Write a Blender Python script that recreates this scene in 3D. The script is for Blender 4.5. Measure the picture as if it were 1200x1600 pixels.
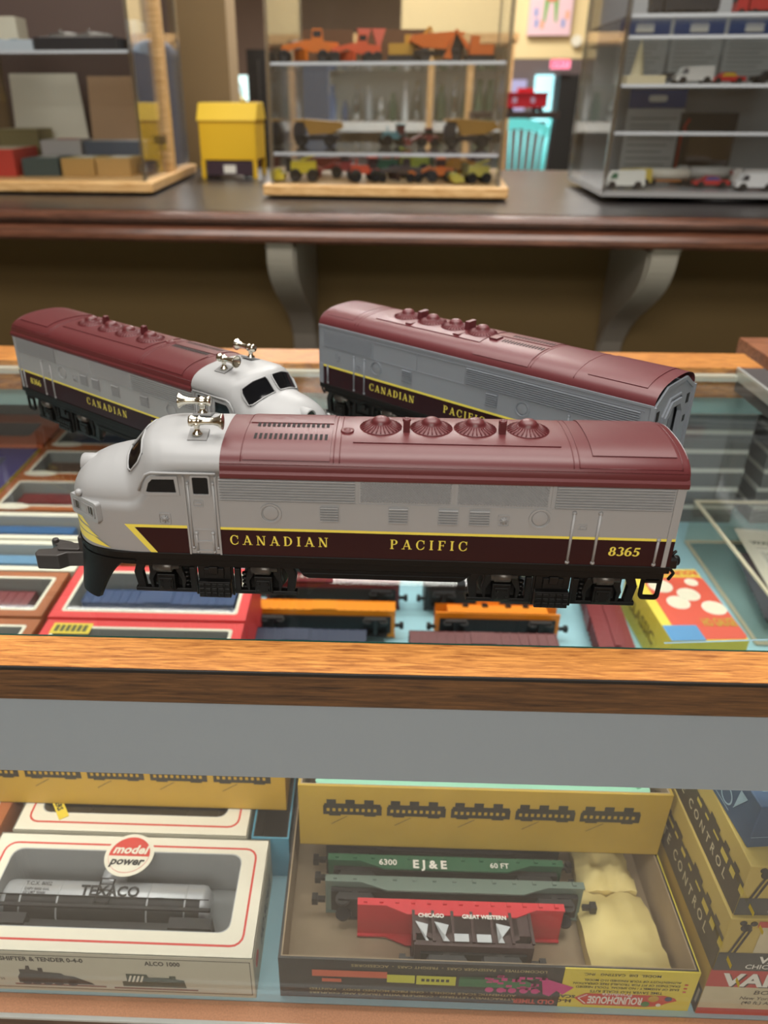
import bpy, math, random
from math import sin, cos, pi, radians as R
from mathutils import Vector, Matrix
random.seed(7)
SC = bpy.context.scene
COL = SC.collection
for o in list(bpy.data.objects):
    bpy.data.objects.remove(o)

# ---------------------------------------------------------------- camera, light, exposure
cam = bpy.data.cameras.new('camera')
camo = bpy.data.objects.new('camera', cam)
COL.objects.link(camo)
camo.location = (0, 0, .224)
camo.rotation_euler = (R(90 - 28.4), 0, R(2.05))
cam.sensor_fit = 'VERTICAL'
cam.sensor_height = 36
cam.sensor_width = 27
cam.lens = 27
cam.shift_x = 59 / 1600
cam.clip_start = .01
cam.clip_end = 60
cam.dof.use_dof = True
cam.dof.focus_distance = .40
cam.dof.aperture_fstop = 8.0
SC.camera = camo
SC.view_settings.view_transform = 'Standard'
SC.view_settings.look = 'None'
SC.view_settings.gamma = 1
SC.view_settings.use_curve_mapping = False
SC.view_settings.exposure = 0.0
SC.cycles.transparent_max_bounces = 40
SC.cycles.max_bounces = 8
SC.cycles.use_denoising = True
SC.cycles.caustics_reflective = False
SC.cycles.caustics_refractive = False
SC.cycles.sample_clamp_indirect = 4

W = bpy.data.worlds.new('room_light')
SC.world = W
W.use_nodes = True
W.node_tree.nodes['Background'].inputs[0].default_value = (.93, .92, .95, 1)
W.node_tree.nodes['Background'].inputs[1].default_value = .55

def area(name, loc, rot, sx, sy, power, col=(1, .96, .9)):
    l = bpy.data.lights.new(name, 'AREA')
    l.shape = 'RECTANGLE'
    l.size = sx
    l.size_y = sy
    l.energy = power
    l.color = col
    o = bpy.data.objects.new(name, l)
    COL.objects.link(o)
    o.location = loc
    o.rotation_euler = tuple(R(a) for a in rot)
    return o
area('ceiling_and_fill', (.1, .35, 1.38), (0, 0, 0), 1.3, .45, 21)
area('ceiling_and_fill', (-.3, -1.3, 1.38), (25, 0, 0), 1.4, .6, 30)
area('ceiling_and_fill', (.0, 1.05, 1.38), (0, 0, 0), 1.6, .35, 16)
area('ceiling_and_fill', (.0, 2.62, 1.38), (0, 0, 0), 1.1, .4, 26)
area('ceiling_and_fill', (.0, 3.15, 1.38), (0, 0, 0), 1.2, .4, 40)
area('ceiling_and_fill', (.9, 4.7, 1.38), (0, 0, 0), 1.0, .6, 50)  # fill added to brighten the turquoise chair
area('ceiling_and_fill', (0, -2.6, 1.38), (0, 0, 0), 2.0, .8, 45)  # fill added behind the camera to brighten the floor mirrored in the front glass
area('ceiling_and_fill', (0, 6.6, 1.38), (0, 0, 0), 2.5, 1.2, 110)
area('case_fill', (-.39, .31, -.082), (28, 0, 0), 1.1, .012, .62, (1, .97, .92))  # added under the housing to brighten the boxes; no tube modelled
area('case_fill', (-.2, .745, -.056), (-12, 0, 0), 1.6, .02, 1.5, (1, .97, .93))  # second fill, added below the rear rail to lift the dark shelf

# ---------------------------------------------------------------- materials
MATS = {}
def lin(c):
    return tuple(((v / 255) / 12.92 if v / 255 <= .04045 else ((v / 255 + .055) / 1.055) ** 2.4) for v in c) + (1,)
def mat(name, c, rough=.5, metal=0, bump=0, bscale=300, var=0, emit=0, spec=.5):
    if name in MATS:
        return MATS[name]
    m = bpy.data.materials.new(name)
    m.use_nodes = True
    nt = m.node_tree
    b = nt.nodes['Principled BSDF']
    b.inputs['Base Color'].default_value = lin(c)
    b.inputs['Roughness'].default_value = rough
    b.inputs['Metallic'].default_value = metal
    b.inputs['Specular IOR Level'].default_value = spec
    if emit:
        b.inputs['Emission Color'].default_value = lin(c)
        b.inputs['Emission Strength'].default_value = emit
    if var or bump:
        tc = nt.nodes.new('ShaderNodeTexCoord')
        n = nt.nodes.new('ShaderNodeTexNoise')
        n.inputs['Scale'].default_value = bscale
        n.inputs['Detail'].default_value = 4
        nt.links.new(tc.outputs['Object'], n.inputs['Vector'])
        if var:
            mx = nt.nodes.new('ShaderNodeMix')
            mx.data_type = 'RGBA'
            mx.inputs[6].default_value = lin(tuple(max(0, v * (1 - var)) for v in c))
            mx.inputs[7].default_value = lin(tuple(min(255, v * (1 + var * .6)) for v in c))
            nt.links.new(n.outputs['Fac'], mx.inputs[0])
            nt.links.new(mx.outputs[2], b.inputs['Base Color'])
        if bump:
            bp = nt.nodes.new('ShaderNodeBump')
            bp.inputs['Strength'].default_value = bump
            bp.inputs['Distance'].default_value = .0005
            nt.links.new(n.outputs['Fac'], bp.inputs['Height'])
            nt.links.new(bp.outputs['Normal'], b.inputs['Normal'])
    MATS[name] = m
    return m
def clear(name, tint=(255, 255, 255), rough=.02, extra=0.0):
    # thin clear sheet: see-through with fresnel reflection
    if name in MATS:
        return MATS[name]
    m = bpy.data.materials.new(name)
    m.use_nodes = True
    nt = m.node_tree
    nt.nodes.remove(nt.nodes['Principled BSDF'])
    out = nt.nodes['Material Output']
    t = nt.nodes.new('ShaderNodeBsdfTransparent')
    t.inputs[0].default_value = lin(tint)
    g = nt.nodes.new('ShaderNodeBsdfGlossy')
    g.inputs['Roughness'].default_value = rough
    g.inputs['Color'].default_value = (1, 1, 1, 1)
    f = nt.nodes.new('ShaderNodeLayerWeight')
    f.inputs['Blend'].default_value = .5
    pw = nt.nodes.new('ShaderNodeMath')
    pw.operation = 'POWER'
    pw.inputs[1].default_value = 5
    ad = nt.nodes.new('ShaderNodeMath')
    ad.operation = 'MULTIPLY_ADD'
    ad.inputs[1].default_value = .9
    ad.inputs[2].default_value = .022 + extra
    nt.links.new(f.outputs['Facing'], pw.inputs[0])
    mx = nt.nodes.new('ShaderNodeMixShader')
    nt.links.new(pw.outputs[0], ad.inputs[0])
    nt.links.new(ad.outputs[0], mx.inputs[0])
    nt.links.new(t.outputs[0], mx.inputs[1])
    nt.links.new(g.outputs[0], mx.inputs[2])
    nt.links.new(mx.outputs[0], out.inputs[0])
    MATS[name] = m
    return m
def wood(name, dark, light, rough=.4, sc=(5, 70, 70), contrast=(.3, .7), rot=0):
    if name in MATS:
        return MATS[name]
    m = bpy.data.materials.new(name)
    m.use_nodes = True
    nt = m.node_tree
    b = nt.nodes['Principled BSDF']
    b.inputs['Roughness'].default_value = rough
    tc = nt.nodes.new('ShaderNodeTexCoord')
    mp = nt.nodes.new('ShaderNodeMapping')
    mp.inputs['Scale'].default_value = sc
    mp.inputs['Rotation'].default_value = (0, 0, rot)
    n = nt.nodes.new('ShaderNodeTexNoise')
    n.inputs['Scale'].default_value = 4
    n.inputs['Detail'].default_value = 8
    n.inputs['Roughness'].default_value = .65
    n.inputs['Distortion'].default_value = .6
    cr = nt.nodes.new('ShaderNodeValToRGB')
    cr.color_ramp.elements[0].position = contrast[0]
    cr.color_ramp.elements[0].color = lin(dark)
    cr.color_ramp.elements[1].position = contrast[1]
    cr.color_ramp.elements[1].color = lin(light)
    nt.links.new(tc.outputs['Object'], mp.inputs['Vector'])
    nt.links.new(mp.outputs[0], n.inputs['Vector'])
    nt.links.new(n.outputs['Fac'], cr.inputs[0])
    nt.links.new(cr.outputs[0], b.inputs['Base Color'])
    bp = nt.nodes.new('ShaderNodeBump')
    bp.inputs['Strength'].default_value = .15
    bp.inputs['Distance'].default_value = .0004
    nt.links.new(n.outputs['Fac'], bp.inputs['Height'])
    nt.links.new(bp.outputs['Normal'], b.inputs['Normal'])
    MATS[name] = m
    return m

# ---------------------------------------------------------------- mesh helpers
_txt = {}
def text_data(s):
    if s in _txt:
        return _txt[s]
    cu = bpy.data.curves.new('t', 'FONT')
    cu.body = s
    cu.size = 1
    cu.resolution_u = 2
    cu.offset = .012
    if s.startswith('*'):
        cu.body = s[1:]
        cu.offset = .035
    o = bpy.data.objects.new('t', cu)
    COL.objects.link(o)
    dg = bpy.context.evaluated_depsgraph_get()
    me = bpy.data.meshes.new_from_object(o.evaluated_get(dg))
    v = [tuple(p.co) for p in me.vertices]
    f = [tuple(p.vertices) for p in me.polygons]
    bpy.data.objects.remove(o)
    bpy.data.curves.remove(cu)
    bpy.data.meshes.remove(me)
    w = (max([p[0] for p in v] or [1]), min([p[0] for p in v] or [0]))
    _txt[s] = (v, f, w)
    return _txt[s]

class G:
    def __init__(s):
        s.v = []; s.f = []; s.m = []; s.sm = []; s.cur = 0; s.smooth = False; s.M = None
    def vert(s, p):
        if s.M is not None:
            p = s.M @ Vector(p)
        s.v.append(tuple(p))
        return len(s.v) - 1
    def face(s, idx, mt=None, sm=None):
        s.f.append(tuple(idx)); s.m.append(s.cur if mt is None else mt); s.sm.append(s.smooth if sm is None else sm)
    def poly(s, pts, mt=None):
        s.face([s.vert(p) for p in pts], mt, False)
    def box(s, x0, x1, y0, y1, z0, z1, mt=None, top=None):
        i = [s.vert(p) for p in ((x0, y0, z0), (x1, y0, z0), (x1, y1, z0), (x0, y1, z0), (x0, y0, z1), (x1, y0, z1), (x1, y1, z1), (x0, y1, z1))]
        for k, q in enumerate(((3, 2, 1, 0), (4, 5, 6, 7), (0, 1, 5, 4), (1, 2, 6, 5), (2, 3, 7, 6), (3, 0, 4, 7))):
            s.face([i[j] for j in q], top if (k == 1 and top is not None) else mt, False)
    def rbox(s, cx, cy, cz, sx, sy, sz, rz=0, rx=0, ry=0, mt=None):
        old = s.M
        M = Matrix.Translation((cx, cy, cz)) @ Matrix.Rotation(rz, 4, 'Z') @ Matrix.Rotation(ry, 4, 'Y') @ Matrix.Rotation(rx, 4, 'X')
        s.M = M if old is None else old @ M
        s.box(-sx / 2, sx / 2, -sy / 2, sy / 2, -sz / 2, sz / 2, mt)
        s.M = old
    def prism(s, pts, axis, a, b, mt=None, cap=True):
        # 2d outline pushed along an axis; axis 'y': pts are (x,z); 'z': (x,y); 'x': (y,z)
        def P(p, t):
            return {'y': (p[0], t, p[1]), 'z': (p[0], p[1], t), 'x': (t, p[0], p[1])}[axis]
        A = [s.vert(P(p, a)) for p in pts]
        B = [s.vert(P(p, b)) for p in pts]
        n = len(pts)
        for i in range(n):
            j = (i + 1) % n
            s.face((A[i], A[j], B[j], B[i]), mt, False)
        if cap:
            s.face(A[::-1], mt, False)
            s.face(B, mt, False)
    def frame(s, outer, inner, axis, a, b, mt=None):
        # ring between two outlines of equal length
        def P(p, t):
            return {'y': (p[0], t, p[1]), 'z': (p[0], p[1], t), 'x': (t, p[0], p[1])}[axis]
        L = [[s.vert(P(p, t)) for p in q] for q in (outer, inner) for t in (a, b)]
        n = len(outer)
        for i in range(n):
            j = (i + 1) % n
            s.face((L[0][i], L[0][j], L[1][j], L[1][i]), mt, False)
            s.face((L[2][j], L[2][i], L[3][i], L[3][j]), mt, False)
            s.face((L[1][i], L[1][j], L[3][j], L[3][i]), mt, False)
            s.face((L[0][j], L[0][i], L[2][i], L[2][j]), mt, False)
    def lathe(s, prof, c, axis='z', n=20, mt=None, sm=True, flip=1):
        # prof: list of (r, h)
        rings = []
        for r, h in prof:
            ring = []
            for k in range(n):
                a = 2 * pi * k / n
                p = (r * cos(a), r * sin(a), h * flip)
                p = {'z': p, 'x': (p[2], p[0], p[1]), 'y': (p[0], p[2], p[1])}[axis]
                ring.append(s.vert((c[0] + p[0], c[1] + p[1], c[2] + p[2])))
            rings.append(ring)
        for a, b in zip(rings, rings[1:]):
            for k in range(n):
                j = (k + 1) % n
                s.face((a[k], a[j], b[j], b[k]), mt, sm)
        s.face(rings[0][::-1], mt, False)
        s.face(rings[-1], mt, False)
    def cyl(s, c, r, h, axis='z', n=16, mt=None):
        s.lathe([(r, -h / 2), (r, h / 2)], c, axis, n, mt)
    def tube(s, pts, r, n=8, mt=None):
        P = [Vector(p) for p in pts]
        rings = []
        for i, p in enumerate(P):
            d = (P[min(i + 1, len(P) - 1)] - P[max(i - 1, 0)]).normalized()
            u = d.orthogonal().normalized() if i == 0 else (u - d * u.dot(d)).normalized()
            w = d.cross(u)
            rr = r[i] if isinstance(r, (list, tuple)) else r
            rings.append([s.vert(p + u * (rr * cos(2 * pi * k / n)) + w * (rr * sin(2 * pi * k / n))) for k in range(n)])
        for a, b in zip(rings, rings[1:]):
            for k in range(n):
                j = (k + 1) % n
                s.face((a[k], a[j], b[j], b[k]), mt, True)
        s.face(rings[0][::-1], mt); s.face(rings[-1], mt)
    def loft(s, rings, closed=False, mt=None, sm=True, caps=False):
        I = [[s.vert(p) for p in r] for r in rings]
        n = len(I[0])
        for a, b in zip(I, I[1:]):
            for k in range(n if closed else n - 1):
                j = (k + 1) % n
                s.face((a[k], a[j], b[j], b[k]), mt, sm)
        if caps:
            s.face(I[0][::-1], mt, False); s.face(I[-1], mt, False)
    def text(s, t, o, xd, yd, h, mt=None, align=0, shear=0, wfit=None, lift=0):
        # o: lower-left of the writing; xd, yd: directions; h: cap height
        v, f, (w1, w0) = text_data(t)
        k = h / .73
        kx = k if wfit is None else wfit / (w1 - w0)
        xd = Vector(xd).normalized(); yd = Vector(yd).normalized(); o = Vector(o) + xd.cross(yd) * lift
        sh = {0: 0, 1: -(w1 - w0) / 2, 2: -(w1 - w0)}[align]
        I = [s.vert(o + xd * ((p[0] - w0 + sh) * kx + shear * p[1] * k) + yd * (p[1] * k)) for p in v]
        for q in f:
            s.face([I[j] for j in q], mt, False)
    def quad(s, o, xd, yd, x0, x1, y0, y1, mt=None, lift=0):
        xd = Vector(xd).normalized(); yd = Vector(yd).normalized(); o = Vector(o) + xd.cross(yd) * lift
        s.poly([o + xd * a + yd * b for a, b in ((x0, y0), (x1, y0), (x1, y1), (x0, y1))], mt)
    def shape(s, o, xd, yd, pts, mt=None, lift=0):
        xd = Vector(xd).normalized(); yd = Vector(yd).normalized(); o = Vector(o) + xd.cross(yd) * lift
        s.poly([o + xd * a + yd * b for a, b in pts], mt)
    def build(s, name, mats, parent=None, loc=None, rz=None, bevel=0, subsurf=0, seg=2):
        me = bpy.data.meshes.new(name)
        me.from_pydata(s.v, [], s.f)
        if not isinstance(mats, (list, tuple)):
            mats = [mats]
        for m in mats:
            me.materials.append(m)
        me.polygons.foreach_set('material_index', [min(i, len(mats) - 1) for i in s.m])
        me.polygons.foreach_set('use_smooth', s.sm)
        me.update()
        o = bpy.data.objects.new(name, me)
        COL.objects.link(o)
        if parent is not None:
            o.parent = parent
        if loc is not None:
            o.location = loc
        if rz is not None:
            o.rotation_euler = (0, 0, rz)
        if bevel:
            b = o.modifiers.new('bevel', 'BEVEL')
            b.width = bevel
            b.segments = seg
            b.limit_method = 'ANGLE'
            b.harden_normals = False
        return o

def tag(o, label=None, cat=None, group=None, kind=None):
    if label: o['label'] = label
    if cat: o['category'] = cat
    if group: o['group'] = group
    if kind: o['kind'] = kind
    return o
def thing(name, label, cat, loc=(0, 0, 0), rz=0, group=None):
    o = bpy.data.objects.new(name, None)
    o.empty_display_size = .01
    COL.objects.link(o)
    o.location = loc
    o.rotation_euler = (0, 0, rz)
    return tag(o, label, cat, group)
def copy_tree(o, loc=None, rz=None, label=None, parent=None, group=None, scale=None):
    c = o.copy()
    COL.objects.link(c)
    if parent is not None: c.parent = parent
    if loc is not None: c.location = loc
    if rz is not None: c.rotation_euler = (0, 0, rz)
    if label: c['label'] = label
    if group: c['group'] = group
    if scale: c.scale = scale if isinstance(scale, tuple) else (scale,) * 3
    for ch in list(o.children):
        copy_tree(ch, parent=c)
    return c
def struct(g, name, m, **k):
    o = g.build(name, m, **k)
    o['kind'] = 'structure'
    return o
def rrect(x0, x1, y0, y1, r, n=4):
    p = []
    for cx, cy, a0 in ((x1 - r, y1 - r, 0), (x0 + r, y1 - r, 90), (x0 + r, y0 + r, 180), (x1 - r, y0 + r, 270)):
        for k in range(n + 1):
            a = R(a0 + 90 * k / n)
            p.append((cx + r * cos(a), cy + r * sin(a)))
    return p
def interp(t, x):
    if x <= t[0][0]: return t[0][1]
    for (a, b), (c, d) in zip(t, t[1:]):
        if x <= c:
            return b + (d - b) * (x - a) / (c - a)
    return t[-1][1]

# serif capitals and numerals drawn as strokes in a unit-high box
def glyph(ch):
    P = []
    t, T = .07, .17
    def bar(x0, y0, x1, y1, w):
        dx, dy = x1 - x0, y1 - y0
        if abs(dy) > abs(dx) * .2:
            P.append([(x0 - w / 2, y0), (x0 + w / 2, y0), (x1 + w / 2, y1), (x1 - w / 2, y1)])
        else:
            P.append([(x0, y0 - w / 2), (x1, y1 - w / 2), (x1, y1 + w / 2), (x0, y0 + w / 2)])
    def ser(x, y, w=.3):
        y0 = y if y < .5 else y - t
        P.append([(x - w / 2, y0), (x + w / 2, y0), (x + w / 2, y0 + t), (x - w / 2, y0 + t)])
    def arc(cx, cy, rx, ry, a0, a1, w0, w1, n=14):
        q = []
        for i in range(n + 1):
            a = R(a0 + (a1 - a0) * i / n)
            w = w1 + (w0 - w1) * abs(cos(a))
            q.append(((cx + rx * cos(a), cy + ry * sin(a)), (cx + (rx - w) * cos(a), cy + (ry - min(w, w1 * 1.1)) * sin(a))))
        for (a, b), (c, d) in zip(q, q[1:]):
            P.append([a, c, d, b])
    adv = .8
    if ch == 'C':
        arc(.42, .5, .42, .52, 42, 318, T, t)
        P.append([(.68, .62), (.75, .62), (.75, .98), (.69, .98)]); P.append([(.69, .1), (.74, .1), (.76, .36), (.7, .3)])
    elif ch == 'A':
        bar(.1, 0, .42, 1, .08); bar(.72, 0, .4, 1, .17); bar(.22, .32, .6, .32, .07)
        ser(.1, 0, .28); ser(.72, 0, .34); adv = .84
    elif ch == 'N':
        bar(.16, 0, .16, 1, .08); bar(.74, 0, .74, 1, .08); bar(.7, 0, .16, 1, .18)
        ser(.16, 0); ser(.74, 1); ser(.14, 1, .24); adv = .9
    elif ch == 'D':
        bar(.18, 0, .18, 1, T); ser(.16, 0, .28); ser(.16, 1, .28); arc(.32, .5, .48, .5, -90, 90, T, t)
        bar(.18, t / 2, .34, t / 2, t); bar(.18, 1 - t / 2, .34, 1 - t / 2, t); adv = .84
    elif ch == 'I':
        bar(.18, 0, .18, 1, T); ser(.18, 0, .34); ser(.18, 1, .34); adv = .36
    elif ch == 'P':
        bar(.18, 0, .18, 1, T); ser(.18, 0, .34); ser(.16, 1, .28); arc(.36, .73, .32, .27, -90, 90, T, t)
        bar(.18, 1 - t / 2, .38, 1 - t / 2, t); bar(.18, .495, .38, .495, t); adv = .7
    elif ch == 'F':
        bar(.18, 0, .18, 1, T); ser(.18, 0, .34); ser(.16, 1, .28); bar(.18, 1 - t / 2, .66, 1 - t / 2, t)
        bar(.18, .5, .52, .5, t); P.append([(.6, .72), (.66, .72), (.66, 1), (.58, 1)]); P.append([(.47, .38), (.53, .38), (.53, .62), (.47, .62)]); adv = .68
    elif ch == '8':
        arc(.34, .74, .27, .27, 0, 360, .2, .1, 20); arc(.34, .28, .32, .3, 0, 360, .22, .1, 20); adv = .72
    elif ch == '3':
        arc(.3, .74, .29, .27, -80, 150, .2, .1); arc(.3, .28, .33, .29, -150, 80, .22, .1); adv = .7
    elif ch == '6':
        arc(.34, .3, .32, .31, 0, 360, .21, .1, 20); arc(.46, .42, .44, .6, 80, 190, .2, .12); adv = .72
    elif ch == '5':
        arc(.28, .31, .34, .32, -150, 120, .22, .11); bar(.15, .88, .6, .88, .17); bar(.13, .48, .2, .92, .1); adv = .7
    return P, adv
def serif(g, s, o, xd, yd, h, width, mt=None, shear=0, wide=1.0):
    xd = Vector(xd).normalized(); yd = Vector(yd).normalized(); o = Vector(o)
    gl = [glyph(c) for c in s]
    tot = sum(a for _p, a in gl) * h * wide
    gap = (width - tot) / max(1, len(s) - 1)
    x = 0
    nrm = xd.cross(yd)
    k = 0
    for P, adv in gl:
        for q in P:
            k += 1
            g.poly([o + nrm * (1e-5 * (k % 3)) + xd * (x + (a * wide + shear * b) * h) + yd * (b * h) for a, b in q], mt)
        x += adv * h * wide + gap

# ================================================================ SETTING
FL = -1.05
CE = 1.45
m_floor = mat('carpet', (186, 176, 162), .95, bump=.3, bscale=120, var=.2)
g = G(); g.box(-5, 6, -4, 12, FL - .05, FL); struct(g, 'floor', m_floor)
m_ceil = mat('ceiling_white', (205, 203, 205), .9)
g = G(); g.box(-5, 6, -4, 12, CE, CE + .05); struct(g, 'ceiling', m_ceil)
m_tan = mat('tan_wall_paint', (150, 126, 90), .85, bump=.05, bscale=400)
m_knee = mat('brown_wall_paint', (132, 108, 66), .8, bump=.05, bscale=400)
LYAW = R(-3.5)
def ledge_g():
    g = G(); g.M = Matrix.Translation((0, 1.2155, 0)) @ Matrix.Rotation(LYAW, 4, 'Z'); return g
g = ledge_g(); g.box(-2.5, 2.5, .27, .42, FL, .03); struct(g, 'wall_knee', m_knee)
m_trimw = mat('white_bracket_paint', (176, 168, 155), .5)
m_ledge = mat('dark_ledge_top', (48, 44, 43), .32, bump=.1, bscale=60, var=.15)
m_mold = wood('dark_walnut_molding', (52, 28, 18), (112, 72, 54), .28, (3, 60, 60))
g = ledge_g()
g.box(-2.5, 2.5, .012, .82, .034, .07)
o = g.build('ledge_counter', m_ledge)
o['kind'] = 'structure'
g = ledge_g()
prof = [(.02, .070), (.004, .070), (-.004, .067), (-.008, .062), (-.006, .057), (.004, .055), (.004, .052), (-.004, .050), (-.012, .046), (-.018, .040), (-.019, .034), (-.014, .029), (.0, .027), (.03, .027), (.03, .036), (.02, .036)]
g.prism([(a, b) for a, b in prof], 'x', -2.5, 2.5)
o = struct(g, 'trim_1', m_mold)
o.name = 'trim_1'

def bracket(x0, x1, label):
    g = G()
    pts = [(.27, .027), (-.0, .027)]
    for t in range(21):
        u = t / 20
        z = .02 - u * .20
        y = .015 + .23 * (u ** 1.25) - .02 * sin(u * pi * 2)
        pts.append((min(y, .262), z))
    pts.append((.27, -.24))
    inner = [(p[0] + .004, p[1] - .002) for p in pts]
    g.prism(pts, 'x', x0, x1)
    g.prism([(p[0] + .012, p[1] - .008) if i not in (0, len(pts) - 1) else p for i, p in enumerate(pts)], 'x', x0 - .003, x1 + .003)
    o = g.build('shelf_bracket', m_trimw, loc=(0, 1.2155, 0), rz=LYAW, bevel=.0015)
    tag(o, label, 'bracket', 'painted brackets under the dark ledge')
bracket(-.170, -.128, 'cream scroll bracket under the dark ledge, left of the two')
bracket(.412, .452, 'cream scroll bracket under the dark ledge, right of the two')

# ================================================================ GLASS SHOW COUNTER
m_oak = wood('oak_laminate', (140, 82, 40), (220, 152, 80), .32, (14, 190, 60), (.34, .64))
m_oakd = wood('walnut_laminate', (52, 32, 18), (122, 84, 48), .35, (10, 60, 170), (.3, .7))
m_oakb = wood('bottom_laminate', (52, 34, 24), (112, 80, 58), .4, (3, 60, 60), (.3, .7))
m_raw = mat('raw_edge_board', (205, 150, 115), .8, bump=.4, bscale=900, var=.15)
m_blk = mat('black_trim', (16, 15, 15), .4)
m_glass = clear('case_glass', (251, 253, 252), .01)
m_fglass = clear('front_case_glass', (250, 251, 251), .05, .035)
m_gedge = mat('green_glass_edge', (22, 62, 54), .15)
m_alu = mat('aluminium_track', (205, 208, 205), .35, .6)
m_fix = mat('grey_light_housing', (160, 172, 184), .5)
m_white = mat('white_enamel', (232, 232, 225), .4)
m_blue = mat('light_blue_shelf_paper', (164, 208, 220), .7, var=.06, bscale=20)
m_back = mat('grey_back_panel', (104, 106, 106), .5, var=.2, bscale=14)
case = thing('display_counter', 'long glass topped wooden counter carrying the three toy engines', 'display case', (0, 0, 0))
X0, X1 = -1.0, .341
g = G(); g.box(X0, .367, .2637, .2855, -.0195, .0); g.build('front_rail', [m_oakd], case, bevel=.0008)
g = G(); g.box(X0, .3672, .2637, .2851, .0001, .0006); g.build('front_rail_top', m_oak, case)
tag(case.children[-1], 'orange oak patterned strip on top of the rail')
g = G(); g.box(X0, .3674, .2626, .2640, -.0012, .0004); g.build('front_rail_edging', m_blk, case)
g = G(); g.box(X0, .3670, .7116, .757, -.03, .0006); g.build('rear_rail', m_oak, case, bevel=.001)
g = G()
g.box(X0, X1, .2872, .7105, -.005, -.0002, 0)
g.box(X0, X1, .2855, .2871, -.005, -.0001, 1)
g.build('glass_top', [m_glass, m_gedge], case)
g = G(); g.box(X0, X1, .272, .2745, -.274, -.0197, 0); g.build('front_glass', [m_fglass], case)
g = G(); g.box(X0, X1, .2765, .2895, -.079, -.0055, 0, 1); g.build('light_housing', [m_fix, m_white], case)
g = G(); g.box(X0, X1, .2905, .300, -.075, -.06); g.build('light_diffuser', mat('milky_tube_cover', (226, 226, 220), .4), case)
X2 = 1.0
g = G(); g.box(X0, X2, .276, 1.10, -.290, -.275); g.build('shelf', m_blue, case)
g = G(); g.box(X0, X2, .2637, .2755, -.292, -.2755); g.build('bottom_rail_edge', m_raw, case)
g = G(); g.box(X0, X2, .2615, .2637, -.42, -.2770); g.build('bottom_panel', m_oakb, case)
g = G(); g.box(X0, X2, .2610, .2638, -.2775, -.2757); g.build('bottom_trim_line', m_alu, case)
g = G(); g.box(X0, X2, .2645, 1.10, -1.045, -.293); g.build('base_cabinet', m_oakb, case)
g = G(); g.box(X0, X2, 1.085, 1.10, -.29, -.118); g.build('back_panel', m_back, case)
g = G(); g.prism([(.757, -.034), (.757, -.046), (1.10, -.128), (1.10, -.116)], 'x', X0, X2); g.build('sloping_rear_panel', mat('pale_rear_panel', (176, 186, 180), .5), case)
g = G(); g.box(X0, X1, .703, .7115, -.011, -.0055)
g.build('rear_track', mat('cream_track', (206, 204, 192), .5), case)
g = G(); g.box(X0, X2, .728, .734, -.052, -.0305); g.build('sliding_door_head', mat('pale_teal_glass_strip', (150, 184, 184), .25), case)
g = G(); g.box(.3412, .3435, .286, .7105, -.01, .001); g.build('side_track', m_alu, case)
g = G(); g.box(.344, .367, .2856, .7115, -.022, -.0002); g.build('centre_rail', mat('dark_grey_metal', (92, 88, 88), .35, .3), case)
g = G(); g.box(.371, X2, .2637, .2855, -.0195, .0); g.build('front_rail', [m_oakd], case, bevel=.0008)
g = G(); g.box(.3445, X2, .272, .2745, -.274, -.0197); g.build('front_glass', [m_fglass], case)
g = G(); g.box(.3445, X2, .2765, .2895, -.079, -.0055, 0, 1); g.build('light_housing', [m_fix, m_white], case)
g = G(); g.box(.379, X2, .712, .80, -.03, .0045); g.build('rear_rail', wood('red_brown_laminate', (90, 50, 34), (176, 118, 84), .35, (4, 60, 60)), case)
g = G(); g.box(.3672, X2, .2872, .7105, -.005, -.0002); g.build('glass_top', [m_glass], case)

# ================================================================ MODEL LOCOMOTIVES
mG = mat('loco_grey_plastic', (156, 157, 158), .4, spec=.4)
mGb = mat('loco_cool_grey_plastic', (134, 140, 148), .42, spec=.4)
mM = mat('maroon_roof_paint', (90, 37, 40), .38, spec=.5)
mD = mat('dark_maroon_band', (42, 8, 16), .36, spec=.3)
mY = mat('yellow_stripe_paint', (238, 222, 92), .4)
mK = mat('black_underframe', (15, 14, 13), .5, bump=.1, bscale=900, spec=.25)
mT = mat('black_truck_casting', (17, 16, 15), .38, spec=.35)
mS = mat('worn_steel', (120, 116, 110), .35, .8)
mC = mat('chrome_horn', (230, 226, 210), .16, 1)
mW = mat('cab_window_glass', (13, 14, 17), .12, spec=.3)
mL = mat('headlight_lens', (120, 122, 110), .1, .3)
mH = mat('flat_opening_black', (14, 10, 10), .8)  # dark of the openings put into flat black colour; nothing is cut
mm = .001
Hw = .029
def avg(t, x, d=1.2):
    return sum(interp(t, x + k * d / 2) for k in (-2, -1, 0, 1, 2)) / 5
ZT = [(-46, 46), (-44.6, 50), (-43, 54), (-40, 58.5), (-35, 62.8), (-28, 66), (-20, 68.2), (-14.5, 69.2), (-12, 70), (-7, 75.8), (-4, 79.2), (-1, 80.8), (5, 81.5), (300, 81.5)]
ZS = [(-46, 44), (-42, 48), (-30, 50), (-14, 50.5), (-9, 53), (-5, 59), (-1, 65), (4, 67.5), (12, 68.5), (38, 69), (300, 69)]
ZN = [(-46, 2), (-14, 2.1), (-4, 2.6), (6, 2.6), (300, 2.5)]
def wid(s):
    if s >= -10: return 29.0
    t = min(1, (-10 - s) / 35)
    return 29 * max(0, 1 - t ** 2.4) ** (1 / 2.2)
def warp(s, u):
    # the windshield is swept back towards the sides
    k = max(0, min(1, (s + 34) / 18)) * max(0, min(1, (26 - s) / 22))
    k = k * k * (3 - 2 * k)
    return 6.0 * k * abs(u) ** 2.2
def Ssec(s):
    return wid(s), avg(ZT, s), avg(ZS, s), avg(ZN, s)
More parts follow.
